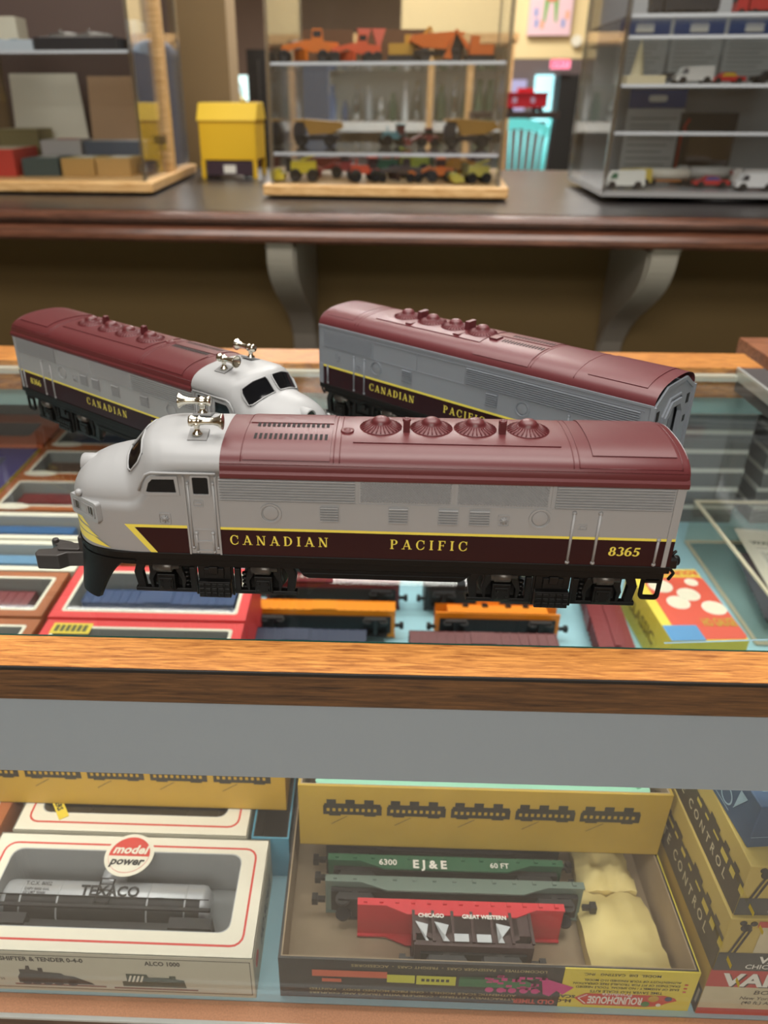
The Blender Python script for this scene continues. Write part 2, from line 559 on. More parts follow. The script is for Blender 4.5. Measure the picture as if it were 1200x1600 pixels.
def spt(s, y, lift=0, cab=True):
    # point on the roof or nose top (mm in, metres out)
    if cab:
        w, zt, zs, n = Ssec(s)
    else:
        w, zt, zs, n = 29.0, 81.5, 69, 2.5
    u = max(-1, min(1, y / max(w, .01)))
    z = zs + (zt - zs) * max(0, 1 - abs(u) ** n) ** (1 / n)
    x = s + (warp(s, u) if cab else 0)
    if lift:
        e = .4
        z2 = zs + (zt - zs) * max(0, 1 - min(1, abs(u) + e / w) ** n) ** (1 / n)
        sl = (z - z2) / e
        ny = (1 if u >= 0 else -1) * sl
        if cab:
            zf = avg(ZT, s + .5) - avg(ZT, s - .5)
            nx = -zf
        else:
            nx = 0
        L = math.sqrt(1 + ny * ny + nx * nx)
        return ((x + lift * nx / L) * mm, (y + lift * ny / L) * mm, (z + lift / L) * mm)
    return (x * mm, y * mm, z * mm)
def ring(s, inset):
    w, zt, zs, n = Ssec(s)
    pts = []
    for k in range(7):
        z = 24 + (zs - 24) * k / 6
        pts.append((s + warp(s, 1), -w, z))
    wi = max(0, w - inset)
    for k in range(33):
        th = pi * k / 32
        c, sn = cos(th), sin(th)
        u = -math.copysign(abs(c) ** (2 / n), c)
        z = zs + inset * .6 + (zt - zs - inset * .6) * abs(sn) ** (2 / n)
        pts.append((s + warp(s, u), wi * u, z))
    for k in range(7):
        z = zs + (24 - zs) * k / 6
        pts.append((s + warp(s, 1), w, z))
    return [(a * mm, b * mm, c * mm) for a, b, c in pts]
def patch(g, s0, s1, y0, y1, lift, cab, nx=6, ny=8, mt=None, skirt=True, fn=None):
    rows = []
    for i in range(nx + 1):
        s = s0 + (s1 - s0) * i / nx
        rows.append([spt(s, y0 + (y1 - y0) * j / ny, lift, cab) for j in range(ny + 1)])
    g.loft(rows, mt=mt)
    if skirt:
        per = [(s0 + (s1 - s0) * i / nx, y0) for i in range(nx + 1)] + [(s1, y0 + (y1 - y0) * j / ny) for j in range(1, ny + 1)] + [(s1 + (s0 - s1) * i / nx, y1) for i in range(1, nx + 1)] + [(s0, y1 + (y0 - y1) * j / ny) for j in range(1, ny + 1)]
        g.loft([[spt(a, b, -.3, cab) for a, b in per], [spt(a, b, lift, cab) for a, b in per]], mt=mt, sm=False)
def groove(g, pts, cab, r=.35, mt=None, lift=.0):
    g.tube([spt(a, b, lift, cab) for a, b in pts], r * mm, 4, mt)

def side_frame(sg, F):
    # F(x, z, out) gives a point on the side wall; builders below work in mm
    pass
class Side:
    def __init__(s, g, sg, base=29.0):
        s.g = g; s.sg = sg; s.b = base
    def box(s, x0, x1, z0, z1, out, mt=None, deep=.4):
        a, b = (s.b - deep) * s.sg, (s.b + out) * s.sg
        s.g.box(x0 * mm, x1 * mm, min(a, b) * mm, max(a, b) * mm, z0 * mm, z1 * mm, mt)
    def pyr(s, x0, x1, z0, z1, p, out):
        y0 = (s.b + .02) * s.sg * mm
        nx = int((x1 - x0) / p); nz = int((z1 - z0) / p)
        px = (x1 - x0) / nx; pz = (z1 - z0) / nz
        for i in range(nx):
            for j in range(nz):
                for ox, oz in ((0, 0), (.5, .5)):
                    cx = x0 + (i + .5 + ox * 1.0) * px; cz = z0 + (j + .5 + oz * 1.0) * pz
                    if cx + px * .5 > x1 + .01 or cz + pz * .5 > z1 + .01: continue
                    q = [(cx - px * .45, cz), (cx, cz - pz * .45), (cx + px * .45, cz), (cx, cz + pz * .45)]
                    I = [s.g.vert((a * mm, y0, b * mm)) for a, b in q]
                    t = s.g.vert((cx * mm, (s.b + out) * s.sg * mm, cz * mm))
                    for k in range(4):
                        s.g.face((I[k], I[(k + 1) % 4], t), None, False)
    def ribs(s, x0, x1, z0, z1, n, out, duty=.55):
        p = (z1 - z0) / n
        for k in range(n):
            zc = z0 + p * (k + .5)
            h = p * duty / 2
            y = s.b * s.sg
            pts = [(y, zc - h * 1.25), (y + out * s.sg, zc - h * .5), (y + out * s.sg, zc + h * .5), (y, zc + h * 1.25)]
            s.g.prism([(a * mm, b * mm) for a, b in pts], 'x', x0 * mm, x1 * mm)
    def rim(s, x0, x1, z0, z1, t, out, r=.8, mt=None):
        a, b = (s.b - .2) * s.sg, (s.b + out) * s.sg
        s.g.frame([(p * mm, q * mm) for p, q in rrect(x0, x1, z0, z1, r + t * .5)], [(p * mm, q * mm) for p, q in rrect(x0 + t, x1 - t, z0 + t, z1 - t, r)], 'y', a * mm, b * mm, mt)
    def ringc(s, x, z, r, t, out, n=24):
        o = [(x + r * cos(2 * pi * k / n), z + r * sin(2 * pi * k / n)) for k in range(n)]
        i = [(x + (r - t) * cos(2 * pi * k / n), z + (r - t) * sin(2 * pi * k / n)) for k in range(n)]
        s.g.frame([(p * mm, q * mm) for p, q in o], [(p * mm, q * mm) for p, q in i], 'y', (s.b - .2) * s.sg * mm, (s.b + out) * s.sg * mm)
    def disc(s, x, z, r, out):
        s.g.lathe([(r * mm, 0), (r * .9 * mm, out * mm), (0.00001, (out + .03) * mm)], (x * mm, s.b * s.sg * mm, z * mm), 'y', 24, flip=s.sg)
    def bar(s, x, z0, z1, r=.75, mt=None):
        r *= .82
        y = (s.b + .3) * s.sg
        s.g.tube([(x * mm, y * mm, z0 * mm), (x * mm, y * mm, z1 * mm)], r * mm, 8, mt)
        for z in (z0 + .8, z1 - .8):
            s.g.lathe([((r + .45) * mm, 0), ((r + .35) * mm, .5 * mm), (.0001, 1.1 * mm)], (x * mm, (s.b + .1) * s.sg * mm, z * mm), 'y', 10, mt, flip=s.sg)
    def port(s, x, z):
        s.ringc(x, z, 5.3, .8, .7); s.disc(x, z, 3.9, .15)
    def louv(s, x0, x1, z0, z1):
        s.rim(x0, x1, z0, z1, .45, .25, .1); s.ribs(x0 + .6, x1 - .6, z0 + .4, z1 - .4, 6, 1.3, .5)
    def sun(s, x, z):
        s.rim(x - 2.9, x + 2.9, z - 3, z + 3, .45, .45, .5)
        for k in range(4):
            s.g.M = None
            a = k * pi / 4
            c, d = cos(a) * 2.0, sin(a) * 2.0
            yy = (s.b + .35) * s.sg
            s.g.tube([((x - c) * mm, yy * mm, (z - d) * mm), ((x + c) * mm, yy * mm, (z + d) * mm)], .33 * mm, 5)
        s.disc(x, z, .8, .6)

def paint(name, root, mats, fn):
    g = G(); fn(g); return g.build(name, mats, root)

def fan_geo(g, x, y, z0):
    prof = [(10.4, 0), (10.4, .8), (9.6, 1.0), (5.2, 2.7), (4.7, 2.8), (4.6, 3.9), (3.9, 4.9), (2.6, 5.7), (1.2, 6.0), (.05, 6.1)]
    g.lathe([(a * mm, b * mm) for a, b in prof], (x * mm, y * mm, z0 * mm), 'z', 32)
    for k in range(28):
        a = 2 * pi * k / 28
        p = [(cos(a) * r * mm + x * mm, sin(a) * r * mm + y * mm, (z0 + h) * mm) for r, h in ((9.9, .95), (5.2, 2.8))]
        g.tube(p, .42 * mm, 4)

def make_truck(parent, x):
    t = bpy.data.objects.new('truck', None)
    g = G(); g.M = Matrix.Translation((0, 0, -.00574)) @ Matrix.Diagonal((1, 1, 1.27, 1))
    g.box(-36 * mm, 36 * mm, -13 * mm, 13 * mm, 13 * mm, 18 * mm)
    for sg in (-1, 1):
        def bx(x0, x1, y0, y1, z0, z1):
            a, b = y0 * sg, y1 * sg
            g.box(x0 * mm, x1 * mm, min(a, b) * mm, max(a, b) * mm, z0 * mm, z1 * mm)
        bx(-36, 36, 22, 24.5, 15.0, 18.6)
        for e in (-1, 1):
            def px(a, b): return (min(a * e, b * e), max(a * e, b * e))
            bx(*px(9.5, 42), 22, 25.5, 3.2, 4.9)
            # end column, leaning
            pts = [(36.5 * e, 4), (40.5 * e, 4), (42 * e, 12), (39 * e, 19), (34 * e, 19), (37.5 * e, 12)]
            a, b = 21.5 * sg, 25 * sg
            g.prism([(p * mm, q * mm) for p, q in pts], 'y', min(a, b) * mm, max(a, b) * mm)
            # equaliser arches beside the journal
            for d in (-1, 1):
                pts = [((25 * e + d * 4.5), 16), ((25 * e + d * 8), 15), ((25 * e + d * 9.8), 9), ((25 * e + d * 8.6), 4.5), ((25 * e + d * 7.2), 4.5), ((25 * e + d * 7.4), 9), ((25 * e + d * 5), 12.5)]
                g.prism([(p * mm, q * mm) for p, q in pts], 'y', min(a, b) * mm, max(a, b) * mm)
            bx(*px(20.5, 29.5), 22, 27, 4.5, 12.2)
            bx(*px(21.5, 28.5), 22, 27.8, 5.2, 10.8)
            for cx in (22.8, 27.2):
                for cz in (6.6, 9.4):
                    g.lathe([(.7 * mm, 0), (.5 * mm, .7 * mm)], (cx * e * mm, 27.8 * sg * mm, cz * mm), 'y', 8, flip=sg)
            bx(*px(10, 13), 22, 25.5, 4.2, 15)
            bx(*px(31.5, 34), 22, 24.8, 12, 17)
            for k in range(4):
                g.lathe([(1.5 * mm, -.5 * mm), (1.7 * mm, 0), (1.5 * mm, .5 * mm)], (15 * e * mm, 23 * sg * mm, (6 + k * 2) * mm), 'z', 10)
        # swing hanger and step
        bx(-8.5, 8.5, 22, 25.8, 10, 19)
        bx(-5, 5, 25, 27, 11, 15.5); bx(-2.2, 2.2, 26, 28.2, 13.5, 16.8)
        bx(-8.2, 8.2, 23, 28.6, 2.6, 10)
        for k in range(5):
            bx(-7.8 + k * 3.3, -5.2 + k * 3.3, 28.5, 29.3, 3.2, 5.3); bx(-7.8 + k * 3.3, -5.2 + k * 3.3, 28.5, 29.3, 5.9, 7.4); bx(-7.8 + k * 3.3, -5.2 + k * 3.3, 28.5, 29.1, 8.0, 9.4)
        for e in (-1, 1):
            g.tube([(9.3 * e * mm, 26.2 * sg * mm, 3 * mm), (9.3 * e * mm, 26.2 * sg * mm, 18.5 * mm)], .8 * mm, 6)
    o = g.build('truck', mT, parent, (x * mm, 0, 0), bevel=.00035, seg=1)
    for e in (-1, 1):
        w = G()
        for sg in (-1, 1):
            w.lathe([(11.6 * mm, 0), (11.6 * mm, .8 * mm), (10.8 * mm, 1.2 * mm), (10.5 * mm, 5 * mm), (8.6 * mm, 5 * mm), (8.2 * mm, 4.2 * mm), (2 * mm, 4.4 * mm)], (25 * e * mm, 14.8 * sg * mm, 5.9 * mm), 'y', 28, flip=sg)
        w.cyl((25 * e * mm, 0, 5.9 * mm), 1.8 * mm, 40 * mm, 'y')
        w.build('wheelset', mat('dull_wheel_metal', (60, 58, 55), .35, .6), o)
        for sg in (-1, 1):
            w = G()
            w.lathe([(1.4 * mm, -6 * mm), (2.3 * mm, -5.5 * mm), (2.3 * mm, -4 * mm), (2.9 * mm, -4 * mm), (2.9 * mm, 3.5 * mm), (2.4 * mm, 4 * mm), (1.3 * mm, 4.4 * mm), (1.3 * mm, 7.4 * mm)], ((25 * e) * mm, 26.3 * sg * mm, 14.2 * mm), 'x', 14)
            w.build('brake_cylinder', mat('gunmetal_cylinder', (84, 80, 75), .35, .5), o)
    return o

def add_letters(root, number):
    for sg in (-1, 1):
        xd = (1, 0, 0) if sg < 0 else (-1, 0, 0)
        lay = (('CANADIAN', 39.2, 87.4), ('PACIFIC', 117.6, 155.0)) if sg < 0 else (('CANADIAN', 111.5, 160), ('PACIFIC', 46, 83.6))
        for st, x0, x1 in lay:
            g = G()
            serif(g, st, ((x0 if sg < 0 else x1) * mm, sg * 29.2 * mm, .030), xd, (0, 0, 1), 5.3 * mm, (x1 - x0) * mm)
            g.build('lettering', mY, root)
        g = G()
        serif(g, number, ((222.2 if sg < 0 else 237.4) * mm, sg * 29.2 * mm, .0297), xd, (0, 0, 1), 4.9 * mm, 15.2 * mm, 0, .05, 1.1)
        g.build('road_number', mY, root)

def lift_up(root):
    for ch in root.children:
        ch.location.z += .00574
def make_loco(number, first_side=-1):
    root = thing('model_locomotive', '', 'model train')
    # --- shell
    ss = []
    ph = 90
    while ph > 0:
        t = sin(R(ph)) ** (2 / 2.4)
        ss.append(-10 - 35 * t)
        ph -= 4 if ph > 20 else 5
    ss = sorted(set(ss))
    ss = [s for s in ss if s < -20] + [-20 + k * 1.0 for k in range(0, 58)]
    ss[-1] = 36.8
    g = G()
    ins = [(-46, .3), (-40, 1.0), (-14, 1.0), (-8, .5), (-3, .0), (300, 0)]
    g.loft([ring(s, interp(ins, s)) for s in ss])
    g.smooth = False
    # straight sides and rear wall
    for sg in (-1, 1):
        g.poly([(36.8 * mm, sg * Hw, .024), (.2525, sg * Hw, .024), (.2525, sg * Hw, .0692), (36.8 * mm, sg * Hw, .0692)][::-sg])
    end = [(-29, 24), (-29, 69)] + [(spt(100, -29 + 58 * k / 24, 0, False)[1] / mm, spt(100, -29 + 58 * k / 24, 0, False)[2] / mm) for k in range(1, 24)] + [(29, 69), (29, 24)]
    g.prism([(a * mm * .985, b * mm - .0004) for a, b in end], 'x', .2521, .2527)
    g.prism([(a * mm, b * mm) for a, b in rrect(-9, 9, 24, 66, 1.5)], 'x', .2525, .2545)
    for sg in (-1, 1):
        S = Side(g, sg)
        # louvre and mesh panels under the eave
        S.ribs(36.0, 100.3, 54.6, 66.2, 8, 1.2, .5)
        S.ribs(194, 247.5, 54.6, 66.2, 8, 1.2, .5)
        S.pyr(102.6, 145.8, 54.8, 66.0, 1.35, .9)
        S.pyr(148.2, 191.0, 54.8, 66.0, 1.35, .9)
        S.box(35.3, 249.6, 53.7, 54.3, .35)
        for x in (101.4, 146.9, 192.4, 248.6): S.box(x - .35, x + .35, 54, 66.8, .55)
        S.box(36, 249.6, 66.4, 67, .5)
        S.port(59.9, 48.0); S.port(187.9, 48.8)
        S.louv(83.3, 93.1, 43.8, 52.9); S.louv(116.0, 126.1, 43.8, 53.2); S.louv(139.6, 149.8, 43.8, 53.0); S.louv(154.3, 164.7, 43.9, 53.0)
        S.sun(171.0, 47.2); S.sun(8.0 + 0.0, 43.6)
        for x in (203.5, 215.6): S.bar(x, 24.6, 53.2, .85)
        S.bar(244.7, 24.6, 39.8, .8)
        S.box(248.4, 250.6, 24, 66.6, .5)
        S.rim(205.7, 210.5, 43.2, 46.2, .4, .35, .3); S.box(207, 209.4, 44.3, 45.1, .6)
        # cab door
        for x in (19.2, 34.4): S.box(x - .45, x + .45, 24.2, 66.8, .9)
        S.bar(20.9, 27, 64, .5); S.bar(33.1, 27, 64, .5)
        S.rim(22.3, 31.9, 56.4, 67.4, 1.0, .7, .8)
        S.rim(22.6, 27.6, 50.4, 54.0, .4, .4, .3); S.box(24, 26.8, 51.8, 52.6, .7)
        S.box(21.6, 32, 37.6, 38.1, .3)
        S.bar(22.8, 24.6, 36.8, .75); S.bar(31.0, 24.6, 36.8, .75)
        S.box(22.8, 31, 30.7, 31.7, .6); S.box(22.8, 31, 25.3, 26.3, .6)
        # side window rim and rain gutter
        yo = (29.5) * sg
        wpts = [(-1.2, 57.6), (0.6, 63.6), (3.4, 66.4), (16.3, 66.6), (16.8, 56.4), (.4, 56.3)]
        g.frame([(a * mm, b * mm) for a, b in wpts], [(a * mm, b * mm) for a, b in ((.6, 58.3), (2.2, 62.8), (4.2, 64.9), (14.7, 65.1), (15.2, 58), (1.6, 57.9))], 'y', 28.6 * sg * mm, 29.6 * sg * mm)
        g.tube([(a * mm, yo * mm, b * mm) for a, b in ((-3.0, 58.8), (-1.2, 63.5), (1.2, 67.2), (4, 68.3), (34.8, 68.3))], .65 * mm, 6)
    shell = g.build('body_shell', mG, root)
    # --- nose marker housing
    def plan(phi, out, sg):
        t = sin(phi) ** (2 / 2.4); x = -10 - 35 * t
        w = 29 * max(1e-6, cos(phi)) ** (2 / 2.2)
        e = .01
        p2 = min(phi + e, pi / 2); p1 = max(phi - e, 0.0)
        dx = -35 * (sin(p2) ** (2 / 2.4) - sin(p1) ** (2 / 2.4)); dw = 29 * (max(0, cos(p2)) ** (2 / 2.2) - max(0, cos(p1)) ** (2 / 2.2))
        L = math.hypot(dx, dw) or 1
        # outward normal in the plan
        return ((x + out * (dw / L)) * mm, sg * (w + out * (-dx / L)) * mm)
    for sg in (-1, 1):
        a = Vector((-42.0, 15.2 * sg, 0)); b = Vector((-24.6, 28.0 * sg, 0))
        d = (b - a).normalized(); nrm = Vector((d.y, -d.x, 0)) * (1 if sg < 0 else -1)
        nrm = Vector((-abs(nrm.x), sg * abs(nrm.y), 0))
        L = (b - a).length
        up = Vector((0, 0, 1))
        M = Matrix((( d.x * mm, nrm.x * mm, 0, a.x * mm), (d.y * mm, nrm.y * mm, 0, a.y * mm), (0, 0, mm, 0), (0, 0, 0, 1)))
        q = G(); q.M = M
        q.frame(rrect(0, L, 39.4, 50.4, 1.6), rrect(1.7, L - 1.7, 41.4, 48.4, 1.0), 'y', -4, 1.5)
        q.frame(rrect(1.9, L - 1.9, 41.6, 48.2, 1.0), rrect(2.6, L - 2.6, 42.2, 47.6, .6), 'y', -2, 1.9)
        q.prism(rrect(1.5, L - 1.5, 41.2, 48.6, .9), 'y', -3, .9, 1)
        for k in range(9):
            q.box(3.6 + k * (L - 7.6) / 8, 4.1 + k * (L - 7.6) / 8, .9, 1.3, 42.9, 46.9, 2)
        q.build('marker_box', [mG, mat('silver_number_board', (150, 148, 138), .3, .5), mat('number_board_mark', (70, 68, 62), .4)], root)
        q = G()
        q.lathe([(1.8 * mm, -1 * mm), (1.7 * mm, .6 * mm), (1.0 * mm, 1.3 * mm), (.01 * mm, 1.5 * mm)], (-36.2 * mm, 21.3 * sg * mm, 52.6 * mm), 'y', 12, flip=sg)
        q.build('grab_rivet', mG, root)
    # --- headlight
    g = G()
    g.lathe([(5.4 * mm, -16 * mm), (5.5 * mm, 0), (5.0 * mm, .8 * mm), (4.2 * mm, .8 * mm), (4.0 * mm, -1.5 * mm)], (-39.4 * mm, 0, 58.6 * mm), 'x', 28, flip=-1)
    g.build('headlight_housing', mG, root)
    g = G(); g.lathe([(4.1 * mm, -3 * mm), (3.9 * mm, .5 * mm), (2.9 * mm, .6 * mm), (2.6 * mm, -.4 * mm), (1 * mm, .3 * mm)], (-39.5 * mm, 0, 58.6 * mm), 'x', 24, flip=-1)
    g.build('headlight', [mat('dark_lens', (52, 54, 46), .12, .5)], root)
    # --- glass: windshield and side panes
    for sg in (-1, 1):
        q = G(); patch(q, -12.2, -4.6, 2.6 * sg, 21.5 * sg, .25, True, 6, 10, 0)
        pn = q.build('windshield_pane', mW, root)
        q = G()
        per = [(-12.5, 2.4), (-12.6, 12), (-12.4, 20), (-11, 22.2), (-7, 22.6), (-4.6, 21), (-4.3, 13), (-4.4, 3), (-6, 2), (-11, 1.9), (-12.5, 2.4)]
        q.tube([spt(a, b * sg, .4, True) for a, b in per], .5 * mm, 6)
        q.build('windshield_rim', mG, root)
        q = G()
        y0, y1 = 28.9 * sg * mm, 29.15 * sg * mm
        q.prism([(a * mm, b * mm) for a, b in ((.6, 58.3), (2.2, 62.8), (4.2, 64.9), (14.7, 65.1), (15.2, 58), (1.6, 57.9))], 'y', min(y0, y1), max(y0, y1))
        q.build('side_window_pane', mW, root)
        q = G(); q.prism([(a * mm, b * mm) for a, b in rrect(23.4, 30.8, 57.5, 66.3, .6)], 'y', min(y0, y1), max(y0, y1))
        q.build('door_window_pane', mW, root)
    # --- roof
    g = G()
    rows = [[spt(s, -29 + 58 * (0.5 - .5 * cos(pi * j / 32)), 0, False) for j in range(33)] for s in (36.8, 40, 100, 200, 251.5)]
    rows.append([(.2530, p[1] * .985, .069 + (p[2] - .069) * .94) for p in rows[-1]])
    g.loft(rows)
    for sg in (-1, 1):
        pr = [(29.0, 66.2), (29.9, 66.4), (30.1, 67.4), (29.9, 68.8), (29.2, 69.7), (28.4, 70.6), (27, 70)]
        g.prism([(a * sg * mm, b * mm) for a, b in pr], 'x', .0368, .2531)
    patch(g, 47.5, 88.5, -27.0, -3.0, .45, False, 2, 12); patch(g, 47.5, 88.5, 3.0, 27.0, .45, False, 2, 12)
    patch(g, 98.8, 196.0, -16.5, 16.5, .5, False, 2, 12)
    patch(g, 209.5, 247.6, -22.0, 22.0, .5, False, 2, 16)
    for s_ in (46.6, 90.2, 93, 200.6, 203.2, 249.4):
        groove(g, [(s_, -27.5 + 55 * k / 20) for k in range(21)], False, .32)
    for sg in (-1, 1):
        groove(g, [(203.2, 27.3 * sg), (249.4, 27.3 * sg)], False, .22)
        groove(g, [(36.8, 28.2 * sg), (252, 28.2 * sg)], False, .2)
    for x in (111.7, 136.3, 157.5, 182.8): fan_geo(g, x, 0, 81.3)
    for x in (124.1, 169.9):
        g.box((x - 1.6) * mm, (x + 1.6) * mm, -6.5 * mm, -2.5 * mm, 81 * mm, 87.6 * mm)
        g.lathe([(2.0 * mm, 0), (2.0 * mm, 1.3 * mm), (1.2 * mm, 1.3 * mm), (1.1 * mm, .2 * mm)], (x * mm, -4.5 * mm, 87 * mm), 'z', 10)
        g.box((x - 2.4) * mm, (x + 2.4) * mm, -16.4 * mm, -4 * mm, 79 * mm, 80.3 * mm)
    g.lathe([(3.4 * mm, -1 * mm), (3.3 * mm, .5 * mm), (2.5 * mm, .5 * mm), (2.3 * mm, .2 * mm), (1.5 * mm, .9 * mm), (.01 * mm, 1.2 * mm)], (95.6 * mm, -5 * mm, 81.6 * mm), 'z', 20)
    roof = g.build('roof', mM, root)
    g = G()
    for k in range(15):
        s0 = 51.3 + k * 2.42
        for y0, y1 in ((-15.5, -10.2), (-2.4, 2.2)):
            patch(g, s0, s0 + 1.35, y0, y1, .52, False, 1, 2, 0, skirt=False)
    g.build('roof_slots', mH, roof)  # flat patches lying on the roof; the slots' inner shade is only colour
    # --- colour band
    def band(sg):
        def fn(g):
            y = 29.12
            def q(p, mt, l=0): g.poly([(a * mm, sg * (y + l) * mm, b * mm) for a, b in p], mt)
            q([(-7.6, 38.4), (19, 38.4), (19, 24.05), (2.4, 24.05)], 0)
            q([(-12.6, 40.0), (19, 40.0), (19, 38.4), (-10.4, 38.4)], 1, .02)
            q([(-12.6, 40.0), (-7.8, 38.4), (2.4, 24.05), (-1.0, 24.05)], 1, .03)
            q([(34.6, 38.4), (252.6, 38.4), (252.6, 24.05), (34.6, 24.05)], 0)
            q([(34.6, 39.7), (252.6, 39.7), (252.6, 38.3), (34.6, 38.3)], 1, .02)
        return fn
    for sg in (-1, 1):
        paint('maroon_band', root, [mD, mY], band(sg))
        # nose whiskers wrap round the front corner
        g = G()
        for (za, zb, pa, ze) in ((42.6, 38.9, .62, 35.2), (37.4, 33.7, .45, 30.2), (32.3, 27.6, .27, 25.6)):
            rows = []
            for k in range(21):
                t = k / 20
                phi = (pi / 2) * (1 - t) + pa * t
                x, yv = plan(min(phi, pi / 2 - .001), .15, sg)
                lo = zb + (ze - zb) * t ** 1.4
                up = lo + (za - zb) * (1 - .15 * t) * (1 if t < .8 else max(0, (1 - t) / .2))
                rows.append([(x, yv, up * mm), (x, yv, max(min(lo, up), 24.6) * mm)])
            g.loft(rows, mt=0, sm=True)
        g.build('nose_stripes', mY, root)
    add_letters(root, number)
    # --- underframe, tank, lip
    g = G()
    per = [plan(R(a), .6, -1) for a in range(0, 91, 6)] + [plan(R(a), .6, 1) for a in range(84, -1, -6)]
    per = [(.253, -.0296)] + per + [(.253, .0296)]
    g.prism(per, 'z', .0204, .0242)
    per2 = [(a * .985 if a < 0 else a - .002, b * .97) for a, b in per]
    g.prism(per2, 'z', .0165, .0205)
    for sg in (-1, 1):
        pts = [(66, 20.5), (163, 20.5), (160, 16), (154.5, 10.8), (153, 9.8), (77, 9.8), (74.5, 11), (72, 15)]
        y0, y1 = 14 * sg, 26.5 * sg
        g.prism([(a * mm, b * mm) for a, b in pts], 'y', min(y0, y1) * mm, max(y0, y1) * mm)
    g.box(.078, .152, -.014, .014, .011, .02)
    for k in range(3): g.box(.074, .156, -.0269, .0269, (.0126 + k * .0025), (.0131 + k * .0025))
    g.build('underframe', mK, root, bevel=.0003, seg=1)
    # --- pilot
    g = G()
    rows = []
    for k in range(0, 61):
        a = -90 + 3 * k          # -90 near side, 0 nose tip, 90 far side
        phi = R(90 - abs(a)); sg = -1 if a < 0 else 1
        x, y = plan(max(.0, min(phi, pi / 2 - .001)), .4, sg)
        sx = x / mm
        k = max(0, min(1, (sx + 30) / 17))
        zb = -3.6 + 22.2 * (1 - (1 - k) ** 2.2) if sx > -30 else -3.6
        fl = (19.5 - zb) / 23 * 4.2 * min(1, max(0, (abs(y) / mm - 4) / 14))
        rows.append([(x, y, .0195), (x * (1 + .02 * (19.5 - zb) / 23), y + sg * fl * .35 * mm, (19.5 + zb) / 2 * mm), (x * (1 + .05 * (19.5 - zb) / 23), y + sg * fl * mm, zb * mm)])
    inner = [[(p[0] + .0013, p[1] * .955, p[2]) for p in r] for r in rows]
    g.loft(rows); g.loft(inner)
    g.loft([[r[-1] for r in rows], [r[-1] for r in inner]])
    g.build('pilot', mK, root)
    # --- couplers
    g = G()
    g.prism([(a * mm, b * mm) for a, b in ((-42, -4), (-56, -5), (-60, -8.5), (-72, -8.5), (-73.5, -6), (-73, -2), (-66, -1), (-64, 2), (-68, 5), (-70, 8), (-66, 9), (-58, 7), (-54, 4.5), (-42, 4.5))], 'z', -.0015, .0075)
    g.box(-.062, -.050, -.0035, .0035, .0075, .0088)
    g.cyl((-.0665, .006, .008), .0018, .003)
    g.box(-.050, -.030, -.003, .003, .000, .016)
    g.build('coupler', mat('dark_grey_coupler', (58, 54, 52), .4), root, bevel=.0008)
    g = G()
    g.prism([(a * mm, b * mm) for a, b in ((250, -4), (256, -4), (257, -8), (262, -8.5), (263, -4), (259.5, -1), (260, 3), (263, 6), (260, 8), (256, 5), (250, 4))], 'z', .013, .0205)
    g.box(.2525, .2575, -.026, -.018, .021, .026); g.box(.2525, .2575, .018, .026, .021, .026)
    for y in (-.0215, .0215):
        g.cyl((.2575, y, .0235), .0026, .004, 'x'); g.tube([(.255, y, .02), (.2585, y, .016), (.2565, y, .012)], .001, 6)
        g.tube([(.254, y, .024), (.2575, y, .029)], .0009, 6)
    g.build('coupler', mT, root, bevel=.0004, seg=1)
    for sg in (-1, 1):
        g = G()
        y0, y1 = 26.2 * sg, 27.8 * sg
        g.frame([(a * mm, b * mm) for a, b in rrect(241.4, 251.4, 4.0, 21, 2.2)], [(a * mm, b * mm) for a, b in rrect(243.2, 249.6, 6.0, 19.4, 1.2)], 'y', min(y0, y1) * mm, max(y0, y1) * mm)
        g.box(.2420, .2508, min(y0, y1) * mm, max(y0, y1) * mm, .0138, .0152)
        g.build('rear_step', mK, root)
    for x in (29, 199): make_truck(root, x)
    # --- horns
    def horn(x, y, d):
        z = spt(x, y, 0)[2] / mm
        g = G()
        sl = -.32 * (1 if y > 0 else -1)
        g.rbox(x * mm, y * mm, (z + .5) * mm, 9.4 * mm, 8.4 * mm, 1.1 * mm, rx=sl)
        pb = g.build('horn_base', mat('horn_base_grey', (128, 128, 128), .5), root)
        g = G()
        g.lathe([(2.6 * mm, 0), (2.6 * mm, 1.0 * mm), (1.5 * mm, 1.8 * mm), (1.4 * mm, 4.2 * mm), (2.2 * mm, 5.4 * mm), (2.2 * mm, 6.6 * mm)], ((x - .5) * mm, y * mm, (z + .6) * mm), 'z', 14)
        g.lathe([(.3 * mm, -5.2 * mm), (2.5 * mm, -5.0 * mm), (2.7 * mm, -3.6 * mm), (2.1 * mm, -3.0 * mm), (2.2 * mm, -.6 * mm), (2.6 * mm, 0), (2.0 * mm, .5 * mm), (1.6 * mm, 3 * mm), (1.75 * mm, 6.6 * mm), (2.4 * mm, 9 * mm), (3.9 * mm, 10.9 * mm), (3.9 * mm, 11.3 * mm), (3.2 * mm, 10.9 * mm), (1.2 * mm, 7.5 * mm)], ((x + d * 1.0) * mm, y * mm, (z + 7.6) * mm), 'x', 20, flip=d)
        g.build('horn', mC, root)
    horn(24.5, -13.5, 1)
    horn(21, 14, -1)
    lift_up(root)
    return root

